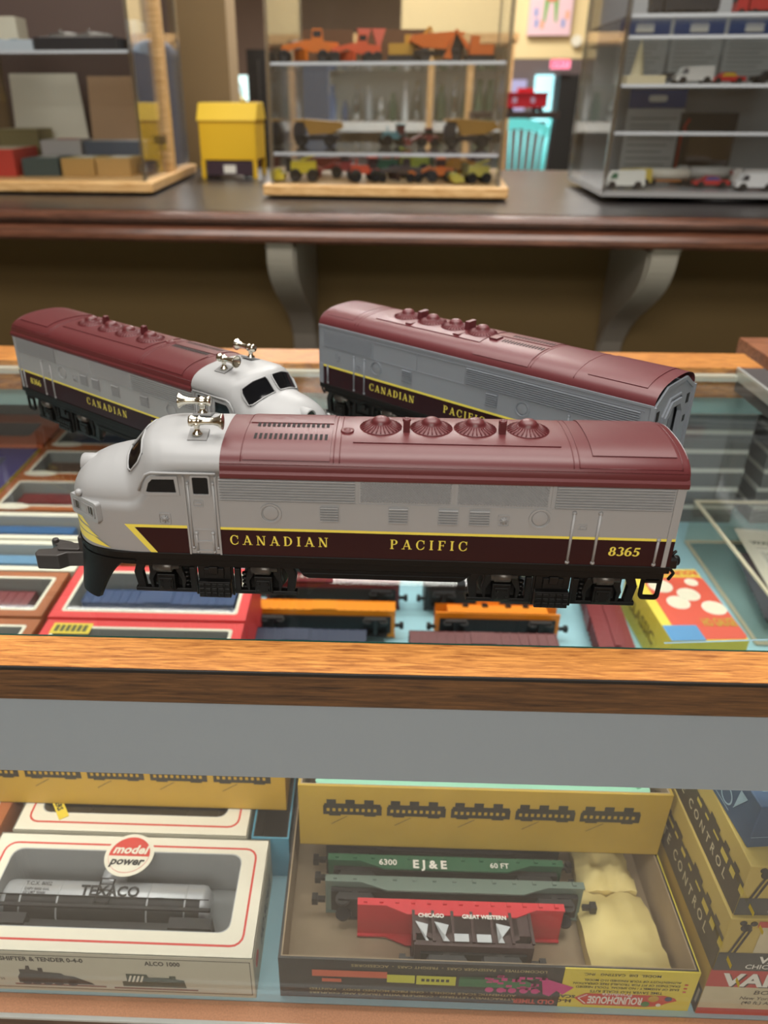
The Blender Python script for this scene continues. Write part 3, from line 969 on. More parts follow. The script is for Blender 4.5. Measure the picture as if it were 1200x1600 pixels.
L1 = make_loco('8365')
L1['label'] = 'grey and maroon toy diesel engine numbered 8365, nearest the camera, facing left'
L1['group'] = 'toy train engines on the glass counter'
ya = R(-1.08)
QS = .975
L1.location = (QS * (-.1078 - sin(ya) * .029), QS * (.3239 + cos(ya) * .029), 0)
L1.scale = (QS,) * 3
L1.rotation_euler = (0, 0, ya)
L2 = copy_tree(L1)
for ch in list(L2.children):
    if ch.name.startswith(('lettering', 'road_number')):
        bpy.data.objects.remove(ch)
add_letters(L2, '8366')
for ch in list(L2.children):
    if ch.name.startswith(('lettering', 'road_number')): ch.location.z += .00574
L2['label'] = 'grey and maroon toy diesel engine at back left, nose pointing to the right'
yb = R(-36.7 + 180)
S2 = .955
# the far rear corner of its visible side stands at (-.273, .5675)
cx, cy = .2525 * S2, .029 * S2
L2.rotation_euler = (0, 0, yb)
L2.scale = (S2 * QS,) * 3
L2.location = (QS * (-.277 - (cos(yb) * cx - sin(yb) * cy)), QS * (.573 - (sin(yb) * cx + cos(yb) * cy)), 0)

# ---------------------------------------------------------------- the unit without a cab
def make_booster():
    root = thing('model_locomotive', 'long grey and maroon toy booster unit without a cab, standing at back right', 'model train', group='toy train engines on the glass counter')
    Lb = 265.0
    g = G()
    for sg in (-1, 1):
        g.poly([(0, sg * Hw, .024), (Lb * mm, sg * Hw, .024), (Lb * mm, sg * Hw, .0706), (0, sg * Hw, .0706)][::-sg])
        S = Side(g, sg)
        S.ribs(5, 53.8, 54.6, 66.0, 9, .6)
        S.ribs(138, 258, 54.6, 66.0, 8, 1.1, .5)
        S.box(4, 260, 53.6, 54.3, .3); S.box(4, 260, 66.4, 67.0, .45)
        S.box(0, Lb, 69.3, 70.8, .7, deep=1.5)
        for x in (55, 95.8, 136.5): S.box(x - .4, x + .4, 54, 66.8, .4)
        S.port(58.6, 48.0); S.port(182.2, 48.0)
        S.rim(17, 22, 45.6, 50.8, .5, .5, .6); S.box(18.4, 20.4, 47, 49.4, .5)
        for x in (36.6, 47.0, 214.8, 226): S.bar(x, 25, 52.5, .75)
        S.bar(9.0, 25, 39.6, .8); S.box(1.0, 4.4, 24.4, 40.5, .7)
        S.bar(256, 25, 39.6, .8)
        S.louv(82.6, 92.2, 43.6, 53.2); S.louv(154.0, 163.8, 43.6, 53.2)
        S.rim(39, 43.6, 43.4, 46.2, .4, .35, .3)
    end = [(-29, 24), (-29, 70.6)] + [(spt(100, -29 + 58 * k / 24, 0, False)[1] / mm, spt(100, -29 + 58 * k / 24, 0, False)[2] / mm) for k in range(1, 24)] + [(29, 70.6), (29, 24)]
    g.prism([(a * mm, b * mm) for a, b in end], 'x', -.0004, .0006)
    # the visible end: recessed door, windows, steps in the wall
    ex = Lb * mm
    def e2(pts): return [(a * mm, b * mm) for a, b in pts]
    hole = [(-10, 25), (-10, 58), (-5.5, 64), (5.5, 64), (10, 58), (10, 25)]
    mid = [(-13.5, 25), (-13.5, 59.5), (-7, 67.5), (7, 67.5), (13.5, 59.5), (13.5, 25)]
    out = [(-29, 24), (-29, 69.5), (-14, 78.5), (14, 78.5), (29, 69.5), (29, 24)]
    g.frame(e2(out), e2([(-27, 24), (-27, 68), (-13, 76), (13, 76), (27, 68), (27, 24)]), 'x', ex - .0006, ex + .0006)
    g.frame(e2([(-27.5, 24), (-27.5, 68.5), (-13.4, 76.5), (13.4, 76.5), (27.5, 68.5), (27.5, 24)]), e2(mid), 'x', ex - .0012, ex)
    g.frame(e2([(-15.5, 25), (-15.5, 60.5), (-8, 70), (8, 70), (15.5, 60.5), (15.5, 25)]), e2([(-14.4, 25), (-14.4, 60), (-7.6, 68.8), (7.6, 68.8), (14.4, 60), (14.4, 25)]), 'x', ex, ex + .0012)
    g.frame(e2(mid), e2(hole), 'x', ex - .0006, ex + .0022)
    g.prism(e2(hole), 'x', ex - .003, ex - .0022)
    g.frame(e2([(-3.8, 44), (-3.8, 58), (3.8, 58), (3.8, 44)]), e2([(-3, 44.8), (-3, 57.2), (3, 57.2), (3, 44.8)]), 'x', ex - .0024, ex - .0014)
    g.lathe([(1.2 * mm, 0), (.9 * mm, .8 * mm)], (ex - .0022, .006, .040), 'x', 10)
    for y in (-29.0, 29.0):
        g.frame(e2([(y - .8, 24), (y - .8, 70), (y + .8, 70), (y + .8, 24)]), e2([(y - .3, 24.3), (y - .3, 69.5), (y + .3, 69.5), (y + .3, 24.3)]), 'x', ex - .0015, ex + .0014)
    shell = g.build('body_shell', mGb, root)
    g = G()
    for y in (-22, 22):
        g.box(ex + .00001, ex + .0003, (y - 1.9) * mm, (y + 1.9) * mm, .0595, .0655)
        g.box(ex + .00001, ex + .0003, (y - 1.5) * mm, (y + 1.5) * mm, .0475, .0515)
    g.box(ex - .0022, ex - .0020, -.0030, .0030, .0448, .0572)
    g.build('end_window', mH, root)
    g = G()
    rows = [[spt(s, -28.9 + 57.8 * (0.5 - .5 * cos(pi * j / 32)), 0.05, False) for j in range(33)] for s in (-.2, 1.0, 60, 180, Lb - 1.2, Lb)]
    rows = [[(p[0], p[1], max(p[2], .0704)) for p in r] for r in rows]
    g.loft(rows)
    patch(g, 140, 181.5, -27, -2.0, .45, False, 2, 12); patch(g, 140, 181.5, 2.0, 27, .45, False, 2, 12)
    patch(g, 47, 138, -16.5, 16.5, .5, False, 2, 12)
    patch(g, 4, 31, -24, 24, .3, False, 2, 12); patch(g, 220, 257, -23, 23, .5, False, 2, 14)
    for s_ in (35, 38, 183.5, 213): groove(g, [(s_, -27 + 54 * k / 20) for k in range(21)], False, .3)
    for x in (63.8, 86.5, 106.5, 129.0): fan_geo(g, x, 0, 81.3)
    for x in (76, 117.5):
        g.box((x - 1.6) * mm, (x + 1.6) * mm, -2.5 * mm, 6.5 * mm, 81 * mm, 87.6 * mm)
        g.box((x - 2.4) * mm, (x + 2.4) * mm, -15.4 * mm, 4 * mm, 80 * mm, 81.9 * mm)
    g.box(.141, .147, -.010, -.002, .080, .0830)
    roof = g.build('roof', mat('booster_roof_paint', (96, 44, 48), .38), root)
    g = G()
    for k in range(14):
        s0 = 150 + k * 2.25
        for y0, y1 in ((-9.5, -4.5), (4.5, 9.5)): patch(g, s0, s0 + 1.2, y0, y1, .55, False, 1, 2, 0, skirt=False)
    g.build('roof_slots', mH, roof)  # black patches again, shade of the slots given as colour
    for sg in (-1, 1):
        g = G()
        def q(p, mt, l=0): g.poly([(a * mm, sg * (29.12 + l) * mm, b * mm) for a, b in p], mt)
        q([(4.4, 38.4), (260, 38.4), (260, 24.05), (4.4, 24.05)], 0)
        q([(4.4, 39.9), (260, 39.9), (260, 38.3), (4.4, 38.3)], 1, .02)
        g.build('maroon_band', [mD, mY], root)
        for st, a, b in (('CANADIAN', 52.4, 95.0), ('PACIFIC', 121.0, 155.2)):
            g = G()
            serif(g, st, ((a if sg < 0 else Lb - a) * mm, sg * 29.2 * mm, .0298), (1, 0, 0) if sg < 0 else (-1, 0, 0), (0, 0, 1), 5.3 * mm, (b - a) * mm)
            g.build('lettering', mY, root)
    g = G()
    g.box(0, ex, -.0294, .0294, .0204, .0241)
    g.box(.003, ex - .003, -.0275, .0275, .0165, .0205)
    for sg in (-1, 1):
        pts = [(76, 20.5), (190, 20.5), (184, 11), (182, 9.8), (84, 9.8), (80, 12)]
        y0, y1 = 14 * sg, 26.5 * sg
        g.prism([(a * mm, b * mm) for a, b in pts], 'y', min(y0, y1) * mm, max(y0, y1) * mm)
    g.build('underframe', mK, root, bevel=.0003, seg=1)
    for e, x0 in ((-1, 0), (1, ex)):
        g = G()
        g.prism([(x0 + e * a * mm, b * mm) for a, b in ((0, -4), (5, -4), (7, -8), (12, -8.5), (13, -4), (9, -1), (10, 3), (13, 6), (10, 8), (6, 5), (0, 4))], 'z', .010, .0195)
        for y in (-.0215, .0215):
            g.cyl((x0 + e * .003, y, .0235), .0026, .004, 'x'); g.tube([(x0 + e * .001, y, .02), (x0 + e * .005, y, .016), (x0 + e * .002, y, .012)], .001, 6)
        g.build('coupler', mT, root)
    for x in (45, 218): make_truck(root, x)
    lift_up(root)
    return root
LB = make_booster()
yc = R(-40.8)
ux, uy = cos(yc), sin(yc)
LB.rotation_euler = (0, 0, yc)
LB.location = (QS * (.1587 - ux * .265 - uy * .029), QS * (.4139 - uy * .265 + ux * .029), 0)
LB.scale = (QS,) * 3

# ================================================================ GOODS IN THE COUNTER
SH = -.275
def C(name, c, rough=.6, **k): return mat(name, c, rough, **k)
m_cream = C('cream_card', (226, 220, 200), .6)
m_creamside = C('cream_card_side', (196, 192, 172), .6)
m_red = C('red_print', (205, 62, 52), .5)
m_blackp = C('black_print', (34, 32, 32), .5)
m_film = clear('box_film', (250, 250, 250), .06, .02)
m_kraft = C('kraft_card', (166, 146, 118), .8, var=.08, bscale=60)
m_ybox = C('yellow_card', (196, 156, 50), .55, var=.05, bscale=40)
m_oldy = C('old_yellow_card', (182, 150, 52), .6, var=.08, bscale=40)
m_silver = C('silver_tank_paint', (206, 208, 210), .32, metal=.35)
m_whitep = C('white_print', (235, 232, 222), .5)
m_brownbox = C('brown_orange_card', (168, 96, 52), .55, var=.06, bscale=50)
m_redbox = C('bright_red_card', (226, 62, 62), .5)
m_grey_in = C('grey_tray', (150, 150, 146), .6)

def car_truck(g, x, z0, k=1.0, w=.010):
    # small two-axle railway truck
    for sy in (-1, 1):
        g.box(x - .011 * k, x + .011 * k, sy * w * k - .001, sy * w * k + .001, z0 + .003 * k, z0 + .008 * k)
        for dx in (-.008, .008):
            g.cyl((x + dx * k, sy * (w - .002) * k, z0 + .005 * k), .0048 * k, .002 * k, 'y', 14)
    g.box(x - .002 * k, x + .002 * k, -w * k, w * k, z0 + .004 * k, z0 + .009 * k)
def rail_car(name, label, cat, kind, loc, rz, L, H, col, deck=None, group=None, writing=None, roll=0, wcol=None, trucks=True):
    t = thing(name, label, cat, loc, rz, group)
    if roll: t.rotation_euler = (roll, 0, rz)
    w = .0165
    base = .0115
    mb = C(name + '_paint_%d_%d_%d' % col, col, .45)
    g = G()
    if kind == 'box':
        g.box(-L / 2, L / 2, -w, w, base, H - .003)
        g.prism([(-w - .0008, H - .003), (w + .0008, H - .003), (w * .5, H - .0008), (0, H), (-w * .5, H - .0008)], 'x', -L / 2 - .001, L / 2 + .001)
        n = int(L / .0085)
        for k in range(n + 1):
            x = -L / 2 + L * k / n
            for sy in (-1, 1): g.box(x - .0006, x + .0006, min(sy * w, sy * (w + .0009)), max(sy * w, sy * (w + .0009)), base, H - .003)
        for sy in (-1, 1): g.box(-.012, .012, min(sy * w, sy * (w + .0014)), max(sy * w, sy * (w + .0014)), base, H - .004)
        g.box(-L / 2, L / 2, -.003, .003, H, H + .0012)
    elif kind == 'gondola':
        g.frame([(-L / 2, -w), (L / 2, -w), (L / 2, w), (-L / 2, w)], [(-L / 2 + .001, -w + .001), (L / 2 - .001, -w + .001), (L / 2 - .001, w - .001), (-L / 2 + .001, w - .001)], 'z', base, H)
        g.box(-L / 2, L / 2, -w, w, base, base + .002)
        n = max(4, int(L / .010))
        for k in range(n + 1):
            x = -L / 2 + L * k / n
            for sy in (-1, 1): g.box(x - .0008, x + .0008, min(sy * w, sy * (w + .001)), max(sy * w, sy * (w + .001)), base, H)
    elif kind == 'flat':
        g.box(-L / 2, L / 2, -w, w, base + .002, base + .0045)
        for sy in (-1, 1):
            y0, y1 = sorted((sy * (w - .0008), sy * (w + .0004)))
            d = .0075
            g.prism([(-L / 2, base + .005), (L / 2, base + .005), (L / 2, base), (L * .36, base), (L * .26, base - d + .002), (-L * .26, base - d + .002), (-L * .36, base), (-L / 2, base)], 'y', y0, y1)
            n = 13
            for k in range(n):
                x = -L / 2 + L * (k + .5) / n
                a, b = sorted((sy * w, sy * (w + .0018))); g.box(x - .0012, x + .0012, a, b, base + .0015, base + .004)
    elif kind == 'hopper':
        g.frame([(-L / 2, -w), (L / 2, -w), (L / 2, w), (-L / 2, w)], [(-L / 2 + .001, -w + .001), (L / 2 - .001, -w + .001), (L / 2 - .001, w - .001), (-L / 2 + .001, w - .001)], 'z', H - .014, H)
        for sy in (-1, 1):
            a, b = sorted((sy * (w - .001), sy * w))
            g.prism([(-L / 2 + .008, H - .002), (L / 2 - .008, H - .002), (L / 2 - .008, H - .016), (L * .28, base + .001), (-L * .28, base + .001), (-L / 2 + .008, H - .016)], 'y', a, b)
            for k in range(7):
                x = -L / 2 + L * k / 6
                a, b = sorted((sy * w, sy * (w + .0014))); g.box(x - .0009, x + .0009, a, b, base + .001, H + .0004)
        g.box(-L / 2, L / 2, -w, w, base - .001, base + .002)
        for e in (-1, 1):
            g.prism([(e * (L / 2 - .002), H - .012), (e * L * .14, base + .002), (e * L * .14, base + .004), (e * (L / 2 - .002), H - .010)], 'y', -w + .002, w - .002)
    elif kind == 'caboose':
        g.box(-L / 2 + .012, L / 2 - .012, -w, w, base, H - .008)
        g.prism([(-w - .001, H - .008), (w + .001, H - .008), (w * .5, H - .006), (-w * .5, H - .006)], 'x', -L / 2, L / 2)
        g.box(-.018, .004, -w * .7, w * .7, H - .006, H + .002); g.box(-.019, .005, -w * .8, w * .8, H + .002, H + .003)
        g.box(-L / 2, L / 2, -w, w, base - .001, base + .001)
        for k in (-.032, -.012, .012, .030):
            for sy in (-1, 1):
                a, b = sorted((sy * w, sy * (w + .0008))); g.box(k - .003, k + .003, a, b, base + .010, base + .017, 1)
    elif kind == 'engine':
        g.box(-L / 2, L / 2, -w, w, base, base + .003)
        g.prism([(-L / 2 + .004, base + .003), (-L / 2 + .004, H - .010), (-L / 2 + .018, H - .009), (-L / 2 + .022, H), (-L / 2 + .042, H), (-L / 2 + .044, H - .004), (L / 2 - .003, H - .004), (L / 2 - .003, base + .003)], 'y', -w * .8, w * .8)
        for k in range(5): g.cyl((-.01 + k * .016, 0, H - .003), .0045, .003)
        for sy in (-1, 1): g.box(-L / 2 + .024, -L / 2 + .040, min(sy * w * .8, sy * w * .83), max(sy * w * .8, sy * w * .83), H - .012, H - .004, 1)
    elif kind == 'tank':
        r = .0135
        g.M = Matrix.Translation((0, 0, base + .006 + r))
        g.lathe([(.001, -L / 2 + .004), (r * .6, -L / 2 + .0046), (r * .95, -L / 2 + .0075), (r, -L / 2 + .010), (r, L / 2 - .010), (r * .95, L / 2 - .0075), (r * .6, L / 2 - .0046), (.001, L / 2 - .004)], (0, 0, 0), 'x', 36)
        for x in (-.055, -.03, .03, .055): g.lathe([(r * 1.012, -.0006), (r * 1.012, .0006)], (x, 0, 0), 'x', 36)
        g.lathe([(.0085, r * .8), (.0085, r + .008), (.008, r + .0088), (.004, r + .0098), (.0005, r + .010)], (0, 0, 0), 'z', 24)
        g.M = None
    bod = g.build('body', [mb, C('tiny_window_dark', (40, 30, 26), .3)], t)
    if kind == 'tank':
        # lower half painted black
        r = .0135 * 1.008
        q = G(); q.M = Matrix.Translation((0, 0, base + .006 + .0135))
        rows = []
        for k in range(17):
            a = R(190 + 160 * k / 16)
            rows.append([(-L / 2 + .010, r * cos(a), r * sin(a)), (L / 2 - .010, r * cos(a), r * sin(a))])
        q.loft(rows)
        q.build('black_lower_tank', m_blackp, t)
        q = G()
        q.box(-L / 2, L / 2, -.004, .004, base - .002, base + .006)
        for sy in (-1, 1):
            a, b = sorted((sy * .0128, sy * .0150)); q.box(-L / 2 + .002, L / 2 - .002, a, b, base + .009, base + .011)
            q.tube([(-L / 2 + .004, sy * .0146, base + .0165), (L / 2 - .004, sy * .0146, base + .0165)], .0004, 5)
            for dx in (-.0045, .0045): q.tube([(dx, sy * .0146, base + .010), (dx, sy * .0125, base + .030)], .0006, 5)
            for k in range(5): q.tube([(-.0045, sy * .0146, base + .013 + k * .004), (.0045, sy * .0146, base + .013 + k * .004)], .0004, 4)
        for e in (-1, 1):
            q.box(min(e * (L / 2 - .028), e * (L / 2)), max(e * (L / 2 - .028), e * (L / 2)), -.012, .012, base - .001, base + .006)
        q.build('frame_and_ladder', m_blackp, t)
    q = G()
    q.box(-L / 2 + .004, L / 2 - .004, -.010, .010, base - .0025, base + .0005)
    if trucks: q.build('underframe', m_blackp, t)
    for e in ((-1, 1) if trucks else ()):
        q = G(); car_truck(q, e * (L / 2 - .020), 0); q.build('truck', m_blackp, t)
        q = G(); q.box(min(e * L / 2, e * (L / 2 + .008)), max(e * L / 2, e * (L / 2 + .008)), -.0015, .0015, .0085, .0115)
        q.box(min(e * (L / 2 + .005), e * (L / 2 + .009)), max(e * (L / 2 + .005), e * (L / 2 + .009)), -.003, .003, .0075, .0125); q.build('coupler', m_blackp, t)
    if writing:
        for st, x, z, h in writing:
            q = G(); q.text(st, (x, -w - .0018 if kind != 'tank' else -.0140, z), (1, 0, 0), (0, 0, 1), h)
            q.build('lettering', wcol or m_whitep, t)
    return t

def open_box(name, label, x0, x1, y0, y1, z0, z1, mo, mi, t=.0012, cat='box', group=None, rz=0, lip=None):
    cx, cy = (x0 + x1) / 2, (y0 + y1) / 2
    o = thing(name, label, cat, (cx, cy, z0), rz, group)
    a, b, h = (x1 - x0) / 2, (y1 - y0) / 2, z1 - z0
    g = G()
    O_ = [(-a, -b), (a, -b), (a, b), (-a, b)]
    I_ = [(-a + t, -b + t), (a - t, -b + t), (a - t, b - t), (-a + t, b - t)]
    J_ = [(-a + t * 1.6, -b + t * 1.6), (a - t * 1.6, -b + t * 1.6), (a - t * 1.6, b - t * 1.6), (-a + t * 1.6, b - t * 1.6)]
    g.frame(O_, I_, 'z', 0, h, 0)
    g.frame(I_, J_, 'z', .0005, h - .0004, 1)
    g.box(-a, a, -b, b, 0, .0005, 0)
    g.box(-a + t, a - t, -b + t, b - t, .0005, .0012, 1)
    g.build('tray', [mo, mi], o)
    return o, a, b, h
def window_box(name, label, x0, x1, y0, y1, z0, z1, mo, mframe, win, mi, cat='box', group=None, rz=0, r=.006, line=None, film=True):
    # closed carton with a cut-out window on top; win = margins (left, right, front, back)
    cx, cy = (x0 + x1) / 2, (y0 + y1) / 2
    o = thing(name, label, cat, (cx, cy, z0), rz, group)
    a, b, h = (x1 - x0) / 2, (y1 - y0) / 2, z1 - z0
    n = 4
    def rr(m, rad): return rrect(-a + m[0], a - m[1], -b + m[2], b - m[3], rad, n)
    g = G()
    g.frame(rr((0, 0, 0, 0), .0006), rr((.0008,) * 4, .0006), 'z', 0, h, 0)
    g.box(-a + .0004, a - .0004, -b + .0004, b - .0004, 0, .0005, 0)
    g.box(-a + .0008, a - .0008, -b + .0008, b - .0008, .0005, .001, 1)
    g.build('carton', [mo, mi], o)
    g = G()
    g.frame(rr((.0002,) * 4, .0006), rr(win, r), 'z', h - .0006, h, 0)
    g.frame(rr(win, r), rr(tuple(v + .0006 for v in win), r), 'z', .002, h - .0002, 1)
    if line:
        m1, m2, rl = line
        g.frame(rr((m1,) * 4, rl), rr((m2,) * 4, rl - (m2 - m1)), 'z', h - .0003, h + .00012, 2)
    lid = g.build('window_lid', [mframe, mi, m_red], o)
    if film:
        g = G(); g.box(-a + win[0], a - win[1], -b + win[2], b - win[3], h - .0009, h - .0007); g.build('window_film', m_film, o)
    return o, a, b, h

def small_print(g, o, xd, yd, w, lines, h, gap, mt=0):
    o = Vector(o); xd = Vector(xd).normalized(); yd = Vector(yd).normalized()
    for k, s_ in enumerate(lines):
        g.text(s_, o - yd * (k * gap), xd, yd, h, mt)

# --- white tank car carton in front
def model_power(x0, x1, y0, y1, label, group, front=True):
    o, a, b, h = window_box('model_train_box', label, x0, x1, y0, y1, SH, SH + .040, m_creamside, m_cream, (.014, .017, .016, .012), C('grey_inner_tray', (172, 174, 172), .4), group=group, r=.007, line=(.0072, .0086, .008))
    g = G()
    z = h + .0003
    yc = b - .0155
    g.lathe([(.0168, 0), (.0168, .0004)], (0, yc, h - .0001), 'z', 40, 1)
    g.lathe([(.0140, 0), (.0140, .0002)], (0, yc, h + .0003), 'z', 40, 0)
    low = [(.0138 * cos(R(t)), .0138 * sin(R(t))) for t in range(188, 355, 8)]
    g.prism([(p[0], p[1] + yc) for p in [(-.0137, -.0012)] + low + [(.0137, -.0012)]], 'z', h + .0005, h + .0006, 1)
    g.text('*model', (0, yc + .0008, h + .0008), (1, 0, 0), (0, 1, 0), .0068, 1, 1, .2)
    g.text('*power', (0, yc - .0080, h + .0008), (1, 0, 0), (0, 1, 0), .0062, 2, 1, .2)
    g.build('round_logo', [m_red, m_cream, m_blackp], o)
    if front:
        g = G()
        y = -b - .00015
        X = (1, 0, 0); Z = (0, 0, 1)
        g.text('*SHIFTER & TENDER 0-4-0', (-.062, y, .031), X, Z, .0042, 0, 0, 0, .052)
        g.text('*ALCO 1000', (.028, y, .0305), X, Z, .0042, 0, 0, 0, .022)
        g.text('FARMINGDALE, N.Y. 11735', (-.098, y, .0105), X, Z, .0022, 0)
        # steam engine and tender silhouette
        st = [(-.054, .008), (-.054, .014), (-.052, .018), (-.052, .022), (-.048, .022), (-.047, .026), (-.045, .026), (-.045, .022), (-.040, .021), (-.040, .024), (-.037, .024), (-.037, .020), (-.026, .019), (-.024, .017), (-.018, .016), (-.008, .010), (-.006, .008)]
        g.shape((0, y, 0), X, Z, st, 0)
        g.quad((0, y, 0), X, Z, -.057, .001, .0058, .0074, 1)
        g.shape((0, y, 0), X, Z, [(.012, .008), (.012, .013), (.015, .0135), (.015, .021), (.028, .021), (.029, .018), (.042, .018), (.042, .020), (.046, .020), (.046, .017), (.051, .016), (.052, .008)], 2)
        g.quad((0, y, 0), X, Z, .006, .059, .0052, .0068, 1)
        for k in range(4): g.shape((0, y - .0001, 0), X, Z, [(.0155 + k * .0025, .013), (.0168 + k * .0025, .013), (.0188 + k * .0025, .0195), (.0175 + k * .0025, .0195)], 3)
        for x in (-.049, -.043, -.036, -.029, -.020): g.lathe([(.0032, 0), (.0032, .0002)], (x, y, .0092), 'y', 14, 0)
        g.frame([(-a + .002, .003), (a - .002, .003), (a - .002, .037), (-a + .002, .037)], [(-a + .0024, .0034), (a - .0024, .0034), (a - .0024, .0366), (-a + .0024, .0366)], 'y', y, y + .0001, 0)
        g.build('printed_front', [m_blackp, C('rusty_track', (120, 66, 44), .6), C('dark_green_print', (34, 58, 44), .5), m_cream], o)
        g = G()
        g.text('*HO SCALE', (a + .0002, -b + .028, .010), (0, 1, 0), (0, 0, 1), .012, 0, 0, 0, .045)
        g.lathe([(.005, 0), (.005, .0002)], (a, -b + .012, .022), 'x', 20, 1)
        g.build('printed_end', [C('grey_print', (96, 92, 88), .5), m_red], o)
    return o
model_power(-.257, -.0665, .2775, .3625, 'white tank car carton with red outline, nearest the front glass at left', 'white windowed train cartons')
model_power(-.251, -.083, .3645, .4515, 'white windowed carton behind the tank car carton, under the long yellow box', 'white windowed train cartons', False)
rail_car('tank_car', 'silver and black toy tank car lettered in black, inside the front white carton', 'toy train car', 'tank', (-.173, .2935, SH + .0162), 0, .150, .05, (206, 208, 210), writing=[('*TEXACO', -.016, .0290, .0072)], wcol=m_blackp, roll=R(-84))
tc = [o for o in bpy.data.objects if o.name.startswith('tank_car')][0]
[c for c in tc.children if c.name.startswith('body')][0].data.materials[0] = m_silver
g = G()
for st, x, z, h in (('T.C.X. 8002', -.0540, .0350, .0026), ('CAPY 8000 GAL', -.0540, .0315, .0018), ('LD LMT 95500', -.0540, .0290, .0018)):
    g.text(st, (x, -.0139, z), (1, 0, 0), (0, 0, 1), h)
g.text('912', (.036, -.0139, .0270), (1, 0, 0), (0, 0, 1), .0024)
o = g.build('small_lettering', m_blackp, tc)
rail_car('boxed_gondola', 'dark grey lettered toy freight car under film in the second white carton', 'toy train car', 'gondola', (-.168, .386, SH + .0200), 0, .135, .034, (70, 72, 74), roll=R(-90))
g = G(); g.M = Matrix.Translation((-.229, .392, SH + .0404)) @ Matrix.Rotation(R(-55), 4, 'Z')
g.box(-.020, .020, -.0035, .0035, 0, .0004); g.text('*WALTHERS', (-.016, -.002, .0006), (1, 0, 0), (0, 1, 0), .004, 1)
tag(g.build('price_sticker', [C('yellow_sticker', (226, 200, 60), .5), m_blackp]), 'small yellow sticker across the corner of the second white carton', 'sticker')

# --- brown carton at the far left front
def brown_box(x0, x1, y0, y1, z0, h, label, group='brown windowed train cartons', col=(120, 50, 46), writ=None, rz=0, kind='box', car=True, mo=None, carlabel=None, L=None):
    o, a, b, hh = window_box('train_carton', label, x0, x1, y0, y1, z0, z0 + h, mo or m_brownbox, mo or m_brownbox, (.012,) * 4, m_grey_in, group=group, rz=rz, r=.002)
    g = G(); 
    g.frame(rrect(-a + .0095, a - .0095, -b + .0095, b - .0095, .003), rrect(-a + .0125, a - .0125, -b + .0125, b - .0125, .002), 'z', hh - .0003, hh + .0002)
    g.build('cream_border', m_cream, o)
    if car:
        rail_car('boxed_car', carlabel or ('toy freight car seen through the film of the ' + label), 'toy train car', kind, ((x0 + x1) / 2, (y0 + y1) / 2 - .019, z0 + .0200), rz, L or min(.15, (x1 - x0) - .034), .036, col, writing=writ, roll=R(-90))
    return o
brown_box(-.42, -.2600, .30, .40, SH, .040, 'brown carton peeking in at the left edge behind the front white carton', col=(90, 60, 50), carlabel='dull brown toy car in the carton at the left edge')

# --- blue box between
o, a, b, h = open_box('blue_box', 'turquoise blue box between the white cartons and the open kraft lined box', -.0800, -.0535, .3640, .47, SH, -.235, C('turquoise_card', (70, 140, 164), .5), C('dark_liner', (44, 40, 38), .8))

# --- long yellow boxes with passenger train print
def coach_print(g, o, X, Z, n, w, gap, hh, mt=0, mw=1):
    for k in range(n):
        x = k * (w + gap)
        g.quad(o, X, Z, x, x + w, .0012, hh * .62, mt, .0001)
        g.quad(o, X, Z, x + w * .02, x + w * .98, hh * .62, hh * .74, mt, .0001)
        for j in range(3): g.quad(o, X, Z, x + w * (.06 + j * .32), x + w * (.22 + j * .32), hh * .74, hh * .98, mt, .0001)
        g.quad(o, X, Z, x + w * .1, x + w * .3, 0, .0012, mt, .0001); g.quad(o, X, Z, x + w * .7, x + w * .9, 0, .0012, mt, .0001)
        for j in range(9): g.quad(o, X, Z, x + w * (.06 + j * .1), x + w * (.11 + j * .1), hh * .28, hh * .46, mw, .0002)
        g.shape(o, X, Z, [(x - .002 + w * .18, -hh * .5), (x - .002 + w * .20, -hh * .5), (x + w * .42, -.0002), (x + w * .40, -.0002)], mt, .0001)
o, a, b, h = open_box('yellow_train_box', 'long yellow box printed with passenger coaches, on top of the second white carton', -.36, -.0575, .388, .50, -.2345, -.186, m_ybox, m_kraft, group='yellow passenger train boxes')
g = G(); coach_print(g, (-.082, -b - .0002, .026), (1, 0, 0), (0, 0, 1), 5, .041, .0045, .0155); g.build('coach_print', [C('coach_black', (38, 40, 36), .5), m_ybox], o)
o, a, b, h = open_box('yellow_train_box', 'open yellow box with green tray, printed with passenger coaches, on the kraft lined box', -.045, .2010, .360, .475, -.2348, -.177, m_oldy, m_kraft, group='yellow passenger train boxes', t=.0016)
g = G(); coach_print(g, (-.1065, -b - .0002, .030), (1, 0, 0), (0, 0, 1), 5, .0395, .0035, .016); g.build('coach_print', [C('coach_black', (38, 40, 36), .5), m_oldy], o)
tray = thing('green_tray', 'mint green plastic tray lying in the open yellow box', 'tray', (.078, .4175, -.2335))
g = G(); g.frame(rrect(-.112, .112, -.051, .051, .004), rrect(-.108, .108, -.047, .047, .004), 'z', 0, .050); g.box(-.112, .112, -.051, .051, 0, .040)
g.build('shell', C('mint_green_plastic', (150, 208, 178), .5), tray)
for k, (x, w_) in enumerate(((.02, .05), (.075, .035), (-.04, .03))):
    g = G(); g.M = Matrix.Translation((.078 + x, .405, -.193)) @ Matrix.Rotation(.1 * k, 4, 'Z')
    g.box(-w_ / 2, w_ / 2, -.010, .010, 0, .008); g.box(-w_ / 3, w_ / 3, -.006, .006, .008, .012)
    for e in (-1, 1): g.cyl((e * w_ * .3, -.010, .004), .004, .003, 'y', 10)
    tag(g.build('train_kit_part', C('kit_part_%d' % k, [(60, 56, 50), (170, 150, 90), (86, 80, 74)][k], .5), None), ['dark kit part lying in the green tray', 'tan kit part lying at the right of the green tray', 'grey kit part lying at the left of the green tray'][k], 'kit part')

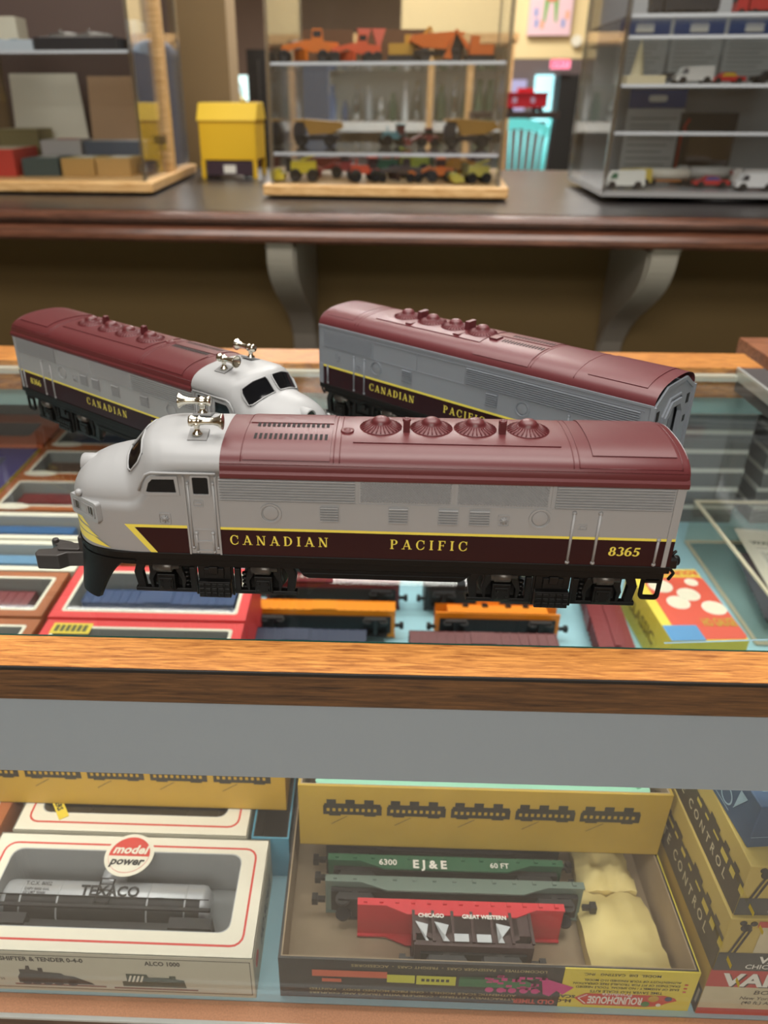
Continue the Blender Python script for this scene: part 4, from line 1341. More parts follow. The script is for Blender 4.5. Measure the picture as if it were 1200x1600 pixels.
# --- kraft lined long box with the black and yellow front
o, a, b, h = open_box('open_train_box', 'open kraft lined box with black and yellow printed front, holding four toy cars', -.0515, .2015, .2795, .44, SH, -.2355, C('box_black', (30, 30, 30), .45), m_kraft, t=.0015)
g = G()
y = -b
g.box(.0465, a + .0002, y - .0003, y + .0005, .0003, h + .0001)
g.box(a - .0005, a + .0003, -b, b, .0003, h + .0001)
g.build('yellow_front_panel', C('lemon_card', (224, 204, 66), .5), o)
Y = (-1, 0, 0); Zd = (0, 0, -1)
yy = y - .0006
g = G()
def inv(st, xr, zt, hh, mt, wf=None, al=0): g.text(st, (xr, yy, zt), Y, Zd, hh, mt, al, 0, wf)
# upside down writing: origin at the right, running left
inv('TIME SAVER H-O SCALE KITS', .108, .0192, .0026, 0, .044)
inv('EASE OF ASSEMBLY / NO SPECIAL TOOLS NEEDED', .117, .0232, .0022, 0, .062)
inv('EXACTNESS OF FIT FOR TROUBLE FREE OPERATION', .117, .0268, .0022, 0, .064)
inv('AUTHENTICITY OF YOUR FINISHED H-O MODEL', .117, .0304, .0022, 0, .058)
inv('MODEL  DIE  CASTING   INC.', .104, .0362, .0024, 0, .046)
inv('*H-O', .0540, .0085, .0034, 0, .010); inv('*SCALE', .0560, .0130, .0030, 0, .014)
for k in range(3): g.quad((0, yy, 0), (1, 0, 0), (0, 0, 1), .1195, .1215, .0195 + k * .0036, .0210 + k * .0036, 1)
g.shape((0, yy + .0001, 0), (1, 0, 0), (0, 0, 1), [(.0555, .0105), (.062, .0155), (.110, .0155), (.1165, .013), (.118, .0105), (.113, .008), (.108, .0045), (.100, .003), (.062, .0035)], 1)
inv('*ROUNDHOUSE', .0970, .0125, .0075, 3, .033)
inv('Products', .090, .0162, .0030, 3, .018)
g.shape((0, yy - .0001, 0), (1, 0, 0), (0, 0, 1), [(.0575, .0105), (.0585, .0105), (.0635, .0145), (.0625, .0145)], 3)
g.shape((0, yy - .0001, 0), (1, 0, 0), (0, 0, 1), [(.0575, .0105), (.0585, .0105), (.0635, .0050), (.0625, .0050)], 3)
for x, z, r_, mt in ((.1035, .0125, .0032, 2), (.1125, .0125, .0022, 4), (.0995, .0065, .0026, 5), (.1075, .0060, .0015, 3)):
    g.lathe([(r_, 0), (r_, .0002)], (x, yy - .0002, z), 'y', 20, mt)
g.build('yellow_panel_print', [m_blackp, m_red, m_ybox, m_whitep, C('navy_dot', (50, 56, 96), .5), C('green_dot', (60, 130, 70), .5)], o)
g = G()
inv('LOCOMOTIVES  -  PASSENGER CARS  -  FREIGHT CARS  -  ACCESSORIES', .036, .0368, .0026, 0, .118)
inv('AUTHENTIC SCALE MODELS - ONE PIECE MOLDED BODY - PAINTED', .020, .0112, .0022, 0, .128)
inv('ATTRACTIVELY LETTERED - COMPLETE WITH TRUCKS AND COUPLERS', .020, .0072, .0022, 0, .128)
inv('*OLD TIMER', .044, .0070, .0045, 1, .026)
X = (1, 0, 0); Z = (0, 0, 1)
g.quad((0, yy, 0), X, Z, -.106, -.060, .0235, .0300, 2); g.quad((0, yy, 0), X, Z, -.100, -.088, .0180, .0215, 2)
g.quad((0, yy, 0), X, Z, -.060, -.043, .0195, .0275, 3); g.quad((0, yy, 0), X, Z, -.042, -.018, .0185, .0275, 3)
[g.quad((0, yy - .0001, 0), (1, 0, 0), (0, 0, 1), -.039 + .003 * k, -.037 + .003 * k, .0218, .0246, 4) for k in range(6)]
g.shape((0, yy, 0), X, Z, [(-.016, .018), (.022, .018), (.028, .020), (.029, .023), (.025, .0255), (-.016, .0265)], 5)
g.quad((0, yy, 0), X, Z, -.016, .030, .0270, .0277, 5)
g.shape((0, yy, 0), X, Z, [(.0335, .030), (.074 - .038, .013), (.040, .011), (.044, .017), (.052 - .004, .013), (.058 - .004, .021)], 6)
rr_ = random.Random(3)
for k in range(26):
    x = -.001 + rr_.random() * .036 - .0; z = .0135 + rr_.random() * .0155
    g.quad((0, yy - .0001, 0), X, Z, x, x + .0035, z, z + .0012 + rr_.random() * .002, 6)
for k in range(5): g.lathe([(.0026, 0), (.0026, .0001)], (.003 + k * .007, yy, .0155), 'y', 14, 6)
g.build('black_panel_print', [C('tan_print', (176, 160, 110), .5), C('orange_print', (210, 80, 60), .5), C('orange_red_print', (206, 96, 66), .5), C('lime_print', (204, 204, 66), .5), m_blackp, C('green_print', (40, 110, 66), .5), C('magenta_print', (206, 44, 130), .5)], o)

rail_car('hopper_car', 'brown toy hopper car with white slanted panels, nearest in the open box', 'toy train car', 'hopper', (.0690, .2835, SH + .0185), 0, .074, .032, (62, 36, 34), writing=[('*CHICAGO', -.034, .0275, .0026), ('*GREAT WESTERN', -.006, .0275, .0026)], roll=R(-88))
hp = [o for o in bpy.data.objects if o.name.startswith('hopper_car')][0]
g = G()
for x0, x1, x2, x3 in ((-.036, -.028, -.028, -.030), (-.024, -.015, -.015, -.019), (.015, .024, .019, .015)):
    g.shape((0, -.0180, 0), (1, 0, 0), (0, 0, 1), [(x2, .0125), (x3, .0125), (x1, .023), (x0, .025)], 0)
for x0 in (-.012, .002): g.quad((0, -.0180, 0), (1, 0, 0), (0, 0, 1), x0, x0 + .009, .0125, .0175, 0)
g.build('white_panels', C('pale_grey_panel', (196, 200, 202), .5), hp)
rail_car('red_flat_car', 'bright red toy flat car leaning behind the brown hopper car', 'toy train car', 'flat', (.063, .3065, SH + .0200), 0, .134, .03, (204, 44, 56), roll=R(-90), trucks=False)
rail_car('grey_flat_car', 'grey green toy flat car leaning between the red and the green flat cars', 'toy train car', 'flat', (.060, .3215, SH + .0220), 0, .172, .03, (104, 120, 110), roll=R(-90))
rail_car('green_flat_car', 'dark green toy flat car with white letters, rearmost in the open box', 'toy train car', 'flat', (.055, .3370, SH + .0230), 0, .160, .03, (40, 92, 66), roll=R(-90), writing=[('6300', -.045, .0078, .0045), ('*E J & E', -.022, .0062, .0062), ('60 FT', .030, .0078, .0040)])
rail_car('black_flat_car', 'black toy flat car under the front edge of the open yellow box', 'toy train car', 'flat', (.055, .3545, SH + .0185), 0, .165, .03, (32, 32, 34), roll=R(-90))
# paper packets
def packet(pts, z, label, n=10, amp=.0012, seed=1):
    rnd = random.Random(seed)
    A, B, C_, D = [Vector(p) for p in pts]
    top = []
    for i in range(n + 1):
        row = []
        for j in range(n + 1):
            u, v = i / n, j / n
            p = (A * (1 - u) + B * u) * (1 - v) + (D * (1 - u) + C_ * u) * v
            e = min(u, 1 - u, v, 1 - v)
            hgt = .0008 + .006 * min(1, e * 5) + (rnd.random() - .5) * amp * 3 + .0030 * abs(sin(5.2 * u + 3 * v + seed)) - .0018 * abs(sin(6.1 * v - 4 * u))
            row.append((p.x, p.y, z + hgt + p.z))
        top.append(row)
    g = G()
    g.loft(top)
    g.loft([[(p[0], p[1], p[2] - max(.0006, (p[2] - z - .0)) + .0) for p in r] for r in top])
    per = [top[i][0] for i in range(n + 1)] + [top[n][j] for j in range(1, n + 1)] + [top[i][n] for i in range(n - 1, -1, -1)] + [top[0][j] for j in range(n - 1, -1, -1)]
    g.loft([per, [(p[0], p[1], z) for p in per]], sm=False)
    tag(g.build('paper_packet', C('manila_paper', (226, 206, 138), .75, bump=.5, bscale=90)), label, 'envelope', 'manila packets in the open box')
packet([(.1445, .2865, .012), (.1955, .2865, .012), (.1925, .350, .006), (.1455, .350, .006)], SH + .003, 'crumpled manila paper packet lying on top in the open box, with curled front corner', seed=4)
packet([(.150, .3515, .006), (.190, .3515, .006), (.189, .392, .006), (.152, .392, .006)], SH + .004, 'second manila packet tucked behind the crumpled one', seed=9)

# --- stack of kit boxes at the front right
def kit_box(x0, x1, y0, y1, z0, z1, label, mo, front_fn, side_fn, rz=0, name='kit_box', group=None):
    cx, cy = (x0 + x1) / 2, (y0 + y1) / 2
    o = thing(name, label, 'box', (cx, cy, z0), rz, group)
    a, b, h = (x1 - x0) / 2, (y1 - y0) / 2, z1 - z0 - .0004
    g = G(); g.box(-a, a, -b, b, 0, h); g.build('carton', mo, o, bevel=.0007)
    g = G(); front_fn(g, a, b, h); g.build('end_label', PM, o)
    g = G(); side_fn(g, a, b, h); g.build('side_print', PM, o)
    return o
PM = [m_blackp, C('aged_cream', (204, 192, 158), .7, var=.1, bscale=90), C('aged_red', (186, 60, 58), .6), C('kit_yellow', (206, 184, 78), .6), C('slate_band', (66, 68, 66), .6), m_whitep, C('dark_brown_print', (66, 58, 46), .6), C('pale_blue_print', (150, 180, 196), .6)]
def remote_side(g, a, b, h):
    x = -a - .00025
    X = (0, -1, 0); Z = (0, 0, 1)
    o_ = (x, b, 0)
    L = 2 * b
    g.quad(o_, X, Z, 0, L, 0, h * .62, 6, .0)
    rr = random.Random(5)
    for k in range(26):
        u = L * k / 26; g.quad(o_, X, Z, u, u + L / 26, h * .6, h * (.62 + .12 * rr.random()), 6, .00005)
    g.quad(o_, X, Z, .0, .055, h * .2, h * .8, 2, .0001)
    g.text('R E M O T E   C O N T R O L', (x - .0002, b - .05, h * .20), X, Z, h * .17, 1, 0, 0, L - .066)
    for k in range(12): g.quad(o_, X, Z, .06 + k * .012, .064 + k * .012 + rr.random() * .005, h * (.42 + .1 * rr.random()), h * .56, 3, .00012)
def chicago_front(kind):
    def f(g, a, b, h):
        y = -b - .0003
        X = (1, 0, 0); Z = (0, 0, 1); o_ = (-a, y, 0)
        g.quad(o_, X, Z, 0, 2 * a, 0, h * .36, 4)
        g.text('*VARNEY', (-a + .024, y - .0002, h * .17), X, Z, h * .13, 5, 0, 0, .036)
        g.text('CHICAGO', (-a + .018, y - .0002, h * .05), X, Z, h * .09, 5, 0, 0, .026)
        g.text('ILLINOIS', (-a + .048, y - .0002, h * .05), X, Z, h * .09, 5, 0, 0, .02)
        for k in (0, .0028): g.shape(o_, X, Z, [(.005 + k, h * .36), (.0065 + k, h * .36), (.0110 + k, h * .82), (.0095 + k, h * .82)], 0, .0001)
        g.quad(o_, X, Z, .016, 2 * a, h * .86, h * .97, 2, .0001)
        g.quad(o_, X, Z, .019, 2 * a - .006, h * .37, h * .86, 1, .0001)
        g.quad(o_, X, Z, .023, 2 * a - .010, h * .41, h * .80, 3 if kind else 1, .00015)
        for cx_, cz_, r_ in ((.010, .84, .0032), (.0075, .93, .002), (.0135, .92, .002)): g.lathe([(r_, 0), (r_, .0002)], (-a + cx_, y - .0001, h * cz_), 'y', 14, 0)
        if kind == 0: g.text('Express', (-a + .030, y - .0003, h * .62), X, Z, h * .12, 6, 0, .15)
        if kind == 0: g.text('XR-1', (-a + .031, y - .0003, h * .45), X, Z, h * .11, 6, 0, .15)
    return f
def varney_front(g, a, b, h):
    y = -b - .0003
    X = (1, 0, 0); Z = (0, 0, 1); o_ = (-a, y, 0)
    g.quad(o_, X, Z, 0, 2 * a, h * .62, h, 2); g.quad(o_, X, Z, 0, 2 * a, 0, h * .14, 2); g.quad(o_, X, Z, 0, 2 * a, h * .14, h * .62, 1)
    g.text('*VARNEY', (-a + .009, y - .0001, h * .635), X, Z, h * .27, 0, 0, 0, .072)
    g.text('*VARNEY', (-a + .0078, y - .0003, h * .66), X, Z, h * .27, 5, 0, 0, .072)
    g.text('BOX CAR', (-a + .030, y - .0002, h * .48), X, Z, h * .09, 6, 0, .1, .03)
    g.text('New York Central', (-a + .023, y - .0002, h * .36), X, Z, h * .07, 6, 0, .1)
    g.text('(40 ft.) AAR', (-a + .025, y - .0002, h * .26), X, Z, h * .07, 6, 0, .1)
def spots_side(g, a, b, h):
    X = (0, -1, 0); Z = (0, 0, 1); o_ = (-a - .0003, b, 0)
    g.quad(o_, X, Z, 0, 2 * b, 0, h * .5, 4)
    rr = random.Random(2)
    for k in range(16): g.quad(o_, X, Z, 2 * b - .004 - k * .006, 2 * b - .002 - k * .006, h * .15, h * (.25 + rr.random() * .2), 5, .0001)
kit_box(.2060, .31, .2785, .45, SH, -.2285, 'old yellow kit box with red and cream end label, bottom of the front right stack', m_oldy, varney_front, spots_side, group='old kit boxes stacked at the front right')
kit_box(.2050, .31, .2780, .45, -.2285, -.1805, 'old kit box with dark letter band, second from the bottom of the front right stack', C('kit_yellow_side', (190, 166, 86), .6), chicago_front(0), remote_side, group='old kit boxes stacked at the front right', rz=R(.6))
kit_box(.2060, .31, .2810, .452, -.1805, -.1395, 'old kit box with tan label, directly below the dark blue box at front right', C('kit_yellow_side', (190, 166, 86), .6), chicago_front(1), remote_side, group='old kit boxes stacked at the front right', rz=R(1.2))
def blue_front(g, a, b, h):
    y = -b - .0003; X = (1, 0, 0); Z = (0, 0, 1); o_ = (-a, y, 0)
    g.quad(o_, X, Z, .024, .08, h * .3, h * .62, 1)
    g.quad(o_, X, Z, 0, 2 * a, h * .26, h * .27, 7)
def blue_side(g, a, b, h):
    x = -a - .0003; X = (0, -1, 0); Z = (0, 0, 1); o_ = (x, b, 0); L = 2 * b
    rr = random.Random(8)
    for k in range(7):
        u = L * (.1 + .12 * k); g.shape(o_, X, Z, [(u, h * .3), (u + .0006, h * .3), (u + .012 * rr.random(), h * .8), (u + .012 * rr.random() - .0006, h * .8)], 7, .0001)
    for u, v in ((.35, .5), (.45, .55), (.75, .35)):
        g.frame([(b - L * u + .006 * cos(R(t)), h * v + .006 * sin(R(t))) for t in range(0, 360, 20)], [(b - L * u + .005 * cos(R(t)), h * v + .005 * sin(R(t))) for t in range(0, 360, 20)], 'x', x - .0001, x, 7)
    g.quad(o_, X, Z, L * .2, L * .8, h * .12, h * .14, 7, .0001)
    zt = h + .0002
    for k in range(9): g.quad((-a, -b, zt), (1, 0, 0), (0, 1, 0), .006, 2 * a - .004, .010 + k * .016, .0108 + k * .016 + .003 * rr.random(), 7)
    g.quad((-a, -b, zt), (1, 0, 0), (0, 1, 0), .006, 2 * a - .004, .045, .075, 3, .0001)
kit_box(.2050, .315, .2960, .405, -.1395, -.107, 'dark blue printed box with patterned lid, on top of the front right stack', C('navy_card', (52, 84, 118), .55, var=.12, bscale=60), blue_front, blue_side, rz=R(5), group=None)

# --- rolling stock on the blue shelf under the nearest engine
grp = 'loose toy freight cars on the blue shelf'
rail_car('freight_car', 'orange and black toy freight car on the blue shelf, left of the orange caboose', 'toy train car', 'box', (-0.046, 0.634, SH + .0185), 0, .146, .031, (236, 146, 30), roll=R(-90), group=grp)
rail_car('caboose', 'orange toy caboose on the blue shelf under the right end of the nearest engine', 'toy train car', 'caboose', (0.132, 0.634, SH + .0185), 0, .126, .034, (240, 138, 28), roll=R(-90), group=grp)
rail_car('gondola_car', 'maroon toy gondola with white letters, behind the orange freight car', 'toy train car', 'gondola', (-0.04, 0.684, SH + .0185), 0, .146, .030, (116, 44, 48), roll=R(-90), group=grp, writing=[('W A B A S H', -.06, .018, .0055)])
rail_car('black_freight_car', 'black toy freight car with cream top, behind the orange caboose', 'toy train car', 'box', (0.13, 0.684, SH + .0185), 0, .138, .034, (46, 46, 48), roll=R(-90), group=grp)
rail_car('navy_freight_car', 'dark blue toy freight car at the front glass edge, left of the maroon one', 'toy train car', 'box', (-0.07, 0.582, SH + .0185), 0, .135, .034, (50, 56, 78), roll=R(-90), group=grp)
rail_car('maroon_box_car', 'dull maroon toy box car nearest the wooden rail, in front of the caboose', 'toy train car', 'box', (0.112, 0.582, SH + .0185), 0, .142, .034, (112, 66, 66), roll=R(-90), group=grp)
rail_car('dark_maroon_car', 'maroon toy box car standing left of the yellow and red box', 'toy train car', 'box', (.245, .660, SH), R(86), .125, .034, (120, 46, 48), group=grp)
rail_car('coal_car', 'black toy hopper car in the rear row behind the maroon gondola', 'toy train car', 'hopper', (-.05, .765, SH), 0, .14, .036, (40, 38, 38), group=grp)
rail_car('cream_reefer_car', 'cream toy reefer car in the rear row behind the black car', 'toy train car', 'box', (.13, .765, SH), 0, .14, .038, (214, 204, 168), group=grp)
for k, (x, yv, c, n) in enumerate(((-.19, .80, (60, 60, 64), 'grey'), (.02, .83, (88, 60, 50), 'brown'), (.20, .84, (60, 70, 84), 'slate'), (-.1, .9, (70, 66, 60), 'drab'), (.12, .92, (54, 54, 56), 'charcoal'), (.30, .93, (96, 90, 84), 'pale grey'))):
    rail_car('freight_car', n + ' toy freight car in the far rows of the blue shelf', 'toy train car', 'box', (x, yv, SH), 0, .15, .036, c, group=grp)

# --- red and brown cartons at the left, two high
TZ = -.2350
TH_ = .0450
def pair(x0, x1, y0, y1, label, low, col, carlabel, mo=None, L=None, kind='box'):
    brown_box(x0, x1, y0, y1, SH, .0395, low, car=False, mo=mo)
    brown_box(x0, x1, y0, y1, TZ, TH_, label, None if mo else 'brown windowed train cartons', col, mo=mo, L=L, carlabel=carlabel, kind=kind)
pair(-.291, -.110, .556, .643, 'bright red carton with blue toy car, under the nose of the nearest engine', 'plain red carton below the bright red one under the nose', (60, 84, 130), 'blue toy freight car inside the bright red carton', m_redbox, .145)
pair(-.289, -.110, .462, .553, 'second red carton in front of the first, mostly hidden by the wooden rail', 'plain red carton at the bottom, behind the wooden rail', (150, 150, 150), 'grey toy car inside the second red carton', m_redbox, .145)
g = G(); g.box(-.280, -.245, .532, .547, -.1898, -.1894); [g.box(-.277 + .005 * k, -.2735 + .005 * k, .535, .544, -.1894, -.1892, 1) for k in range(6)]
tag(g.build('price_sticker', [C('yellow_sticker', (226, 200, 60), .5), C('olive_print', (90, 90, 40), .5)]), 'yellow sticker on the corner of the second red carton', 'sticker')
pair(-.52, -.296, .556, .630, 'brown carton with maroon toy car, beside the bright red carton', 'plain brown carton below the one with the maroon car', (140, 50, 54), 'maroon toy box car in the carton beside the red one', L=.17)
pair(-.50, -.294, .466, .553, 'brown carton at the lower left corner of the glass top, against the wooden rail', 'plain brown carton lowest at the left, behind the rail', (170, 164, 150), 'pale toy car inside the carton against the rail', L=.17)
for k, (yv, n, c) in enumerate(((.661, 'light blue', (120, 168, 205)), (.7225, 'darker blue', (58, 108, 160)))):
    o, a, b, h = window_box('train_carton', 'pale carton holding the %s toy engine, left of the nearest nose' % n, -.52, -.292, yv - .0295, yv + .0295, TZ, TZ + .045, m_creamside, m_cream, (.008,) * 4, C('pale_tray', (196, 196, 190), .5), group='pale windowed cartons with blue engines', r=.003)
    rail_car('boxed_engine', '%s toy engine lying in a pale windowed carton' % n, 'toy train engine', 'engine', (-.405, yv - .0185, TZ + .0225), 0, .16, .036, c, group='blue toy engines in cartons', roll=R(-90))
    brown_box(-.52, -.292, yv - .0295, yv + .0295, SH, .0395, 'plain brown carton below the %s engine' % n, car=False)
for k, (yv, d) in enumerate(((.799, .042), (.888, .044), (.982, .047))):
    lab = ['nearest the blue engines', 'in the middle of its row', 'at the rear under the first cab engine'][k]
    pair(-.440, -.225, yv - d, yv + d, 'orange brown carton on a stack, ' + lab, 'lower brown carton of the stack ' + lab, [(150, 60, 60), (120, 96, 80), (70, 84, 110)][k], ['dull red', 'khaki', 'slate blue'][k] + ' toy car in the stacked carton ' + lab, L=.17)
    g = G(); g.lathe([(.016, 0), (.016, .0004)], (0, 0, 0), 'z', 24, 0)
    ov = g.build('oval_label', m_cream); ov.location = (-.412, yv - d + .008, -.1896); ov.scale = (1.3, .45, 1); tag(ov, 'cream oval label, carton ' + lab, 'label')
o, a, b, h = window_box('purple_carton', 'blue purple carton with yellow edges at the left edge, beside the orange brown stack', -.66, -.444, .79, .93, -.235, -.19, C('yellow_edge_card', (220, 200, 60), .5), C('violet_card', (74, 66, 120), .5), (.03, .03, .03, .03), C('violet_dark', (50, 50, 90), .5))
brown_box(-.66, -.444, .79, .93, SH, .0395, 'plain carton below the purple one', car=False)
o, a, b, h = window_box('red_carton', 'orange red carton lying far back at the left, under the first cab engine', -.66, -.444, .94, 1.05, -.235, -.19, C('rust_card', (186, 96, 60), .5), C('rust_card', (186, 96, 60), .5), (.03, .03, .03, .03), C('grey_dark', (90, 90, 90), .5))
brown_box(-.66, -.444, .94, 1.05, SH, .0395, 'plain carton below the orange red one', car=False)

# --- yellow and red box with round spots
def spot_box():
    o = thing('toy_train_box', 'yellow and red box with cream dots at the right, beside the clear plastic box', 'box', (.318, .650, SH), R(3))
    a, b, h = .037, .062, .050
    g = G(); g.box(-a, a, -b, b, 0, h); g.build('carton', C('box_yellow', (226, 206, 76), .5), o, bevel=.0008)
    g = G(); z = h + .0002
    g.prism(rrect(-a + .010, a + .0002, -b + .002, b - .016, .006), 'z', h, z, 0)
    for x, yv, r_ in ((-.013, .030, .0115), (.010, .014, .0105), (-.006, .000, .0105), (.022, .036, .006), (.026, -.010, .011)):
        g.lathe([(r_ + .0008, 0), (r_ + .0008, .0002)], (x, yv, z), 'z', 28, 3); g.lathe([(r_, 0), (r_, .0004)], (x, yv, z), 'z', 28, 1)
    g.text('*ROUNDHOUSE', (a - .002, b - .004, z + .0004), (-1, 0, 0), (0, -1, 0), .009, 0, 0, 0, .066)
    g.text('*HO GAUGE', (.004, -.040, z + .0006), (1, 0, 0), (0, 1, 0), .013, 2, 0, 0, .032)
    g.quad((-a, -b, z), (1, 0, 0), (0, 1, 0), 0, .033, 0, .024, 4, .0003)
    g.build('lid_print', [C('tomato_red', (216, 84, 62), .5), C('cream_dot', (228, 220, 196), .5), m_ybox, m_whitep, C('sky_blue_card', (86, 146, 196), .5)], o)
    g = G(); g.text('*CLASSIC', (-a - .0003, b - .02, .018), (0, -1, 0), (0, 0, 1), .014, 0, 0, 0, .07); g.build('side_print', C('olive_print2', (150, 130, 50), .5), o)
spot_box()

# --- clear plastic box with a printed sheet
o = thing('clear_plastic_box', 'clear plastic box holding a printed price sheet, at the right of the counter', 'plastic box', (.50, .752, SH), R(0))
g = G(); g.box(-.10, .10, -.105, .105, 0, .060); g.build('clear_shell', clear('thick_plastic', (246, 244, 238), .05, .02), o)
g = G()
for z in (.0585, .001): g.frame(rrect(-.1005, .1005, -.1055, .1055, .002), rrect(-.0965, .0965, -.1015, .1015, .002), 'z', z, z + .002)
g.build('thick_rim', C('milky_rim', (206, 196, 170), .3), o)
sh = thing('price_sheet', 'white printed sheet with WALTHERS heading inside the clear plastic box', 'paper', (.520, .757, SH + .022), R(-7))
g = G(); g.box(-.075, .075, -.090, .090, 0, .0005); g.build('sheet', m_whitep, sh)
g = G()
g.text('*WALTHERS', (-.066, .052, .0008), (1, 0, 0), (0, 1, 0), .0085, 0, 0, 0, .060)
g.text('SCALE RAILROAD EQUIPMENT', (-.062, .042, .0008), (1, 0, 0), (0, 1, 0), .0035, 0)
rr = random.Random(1)
for k in range(24):
    x = -.060
    while x < .05:
        w_ = .003 + rr.random() * .009
        g.quad((0, .032 - k * .0048, .0008), (1, 0, 0), (0, 1, 0), x, x + w_, 0, .0018, 0); x += w_ + .0022
g.build('print', C('sheet_print', (96, 94, 92), .6), sh)
bk = rail_car('dark_freight_car', 'dark toy freight car lying in the clear plastic box under the sheet', 'toy train car', 'box', (.445, .735, SH + .002), R(80), .13, .018, (66, 58, 72))

# --- grey boxes stacked at the rear right
for i, (xc, yv) in enumerate(((.435, .97), (.545, .97))):
    for k in range(6):
        z0 = SH + k * .0265
        o = thing('flat_grey_box', '%s flat grey box of the %s rear stack' % (['lowest', 'second', 'third', 'fourth', 'fifth', 'topmost'][k], ['left', 'right'][i]), 'box', (xc, yv, z0), R([.5, -1, 1.2, 0, -.6, .8][k]), 'flat grey boxes stacked at the rear right')
        g = G(); g.box(-.042, .042, -.06, .06, 0, .0205); g.build('base', C('slate_box', (92, 96, 98), .5), o)
        g = G(); g.box(-.0425, .0425, -.0605, .0605, .0205, .0262); g.build('lid', C('pale_lid', (188, 190, 184), .5), o)

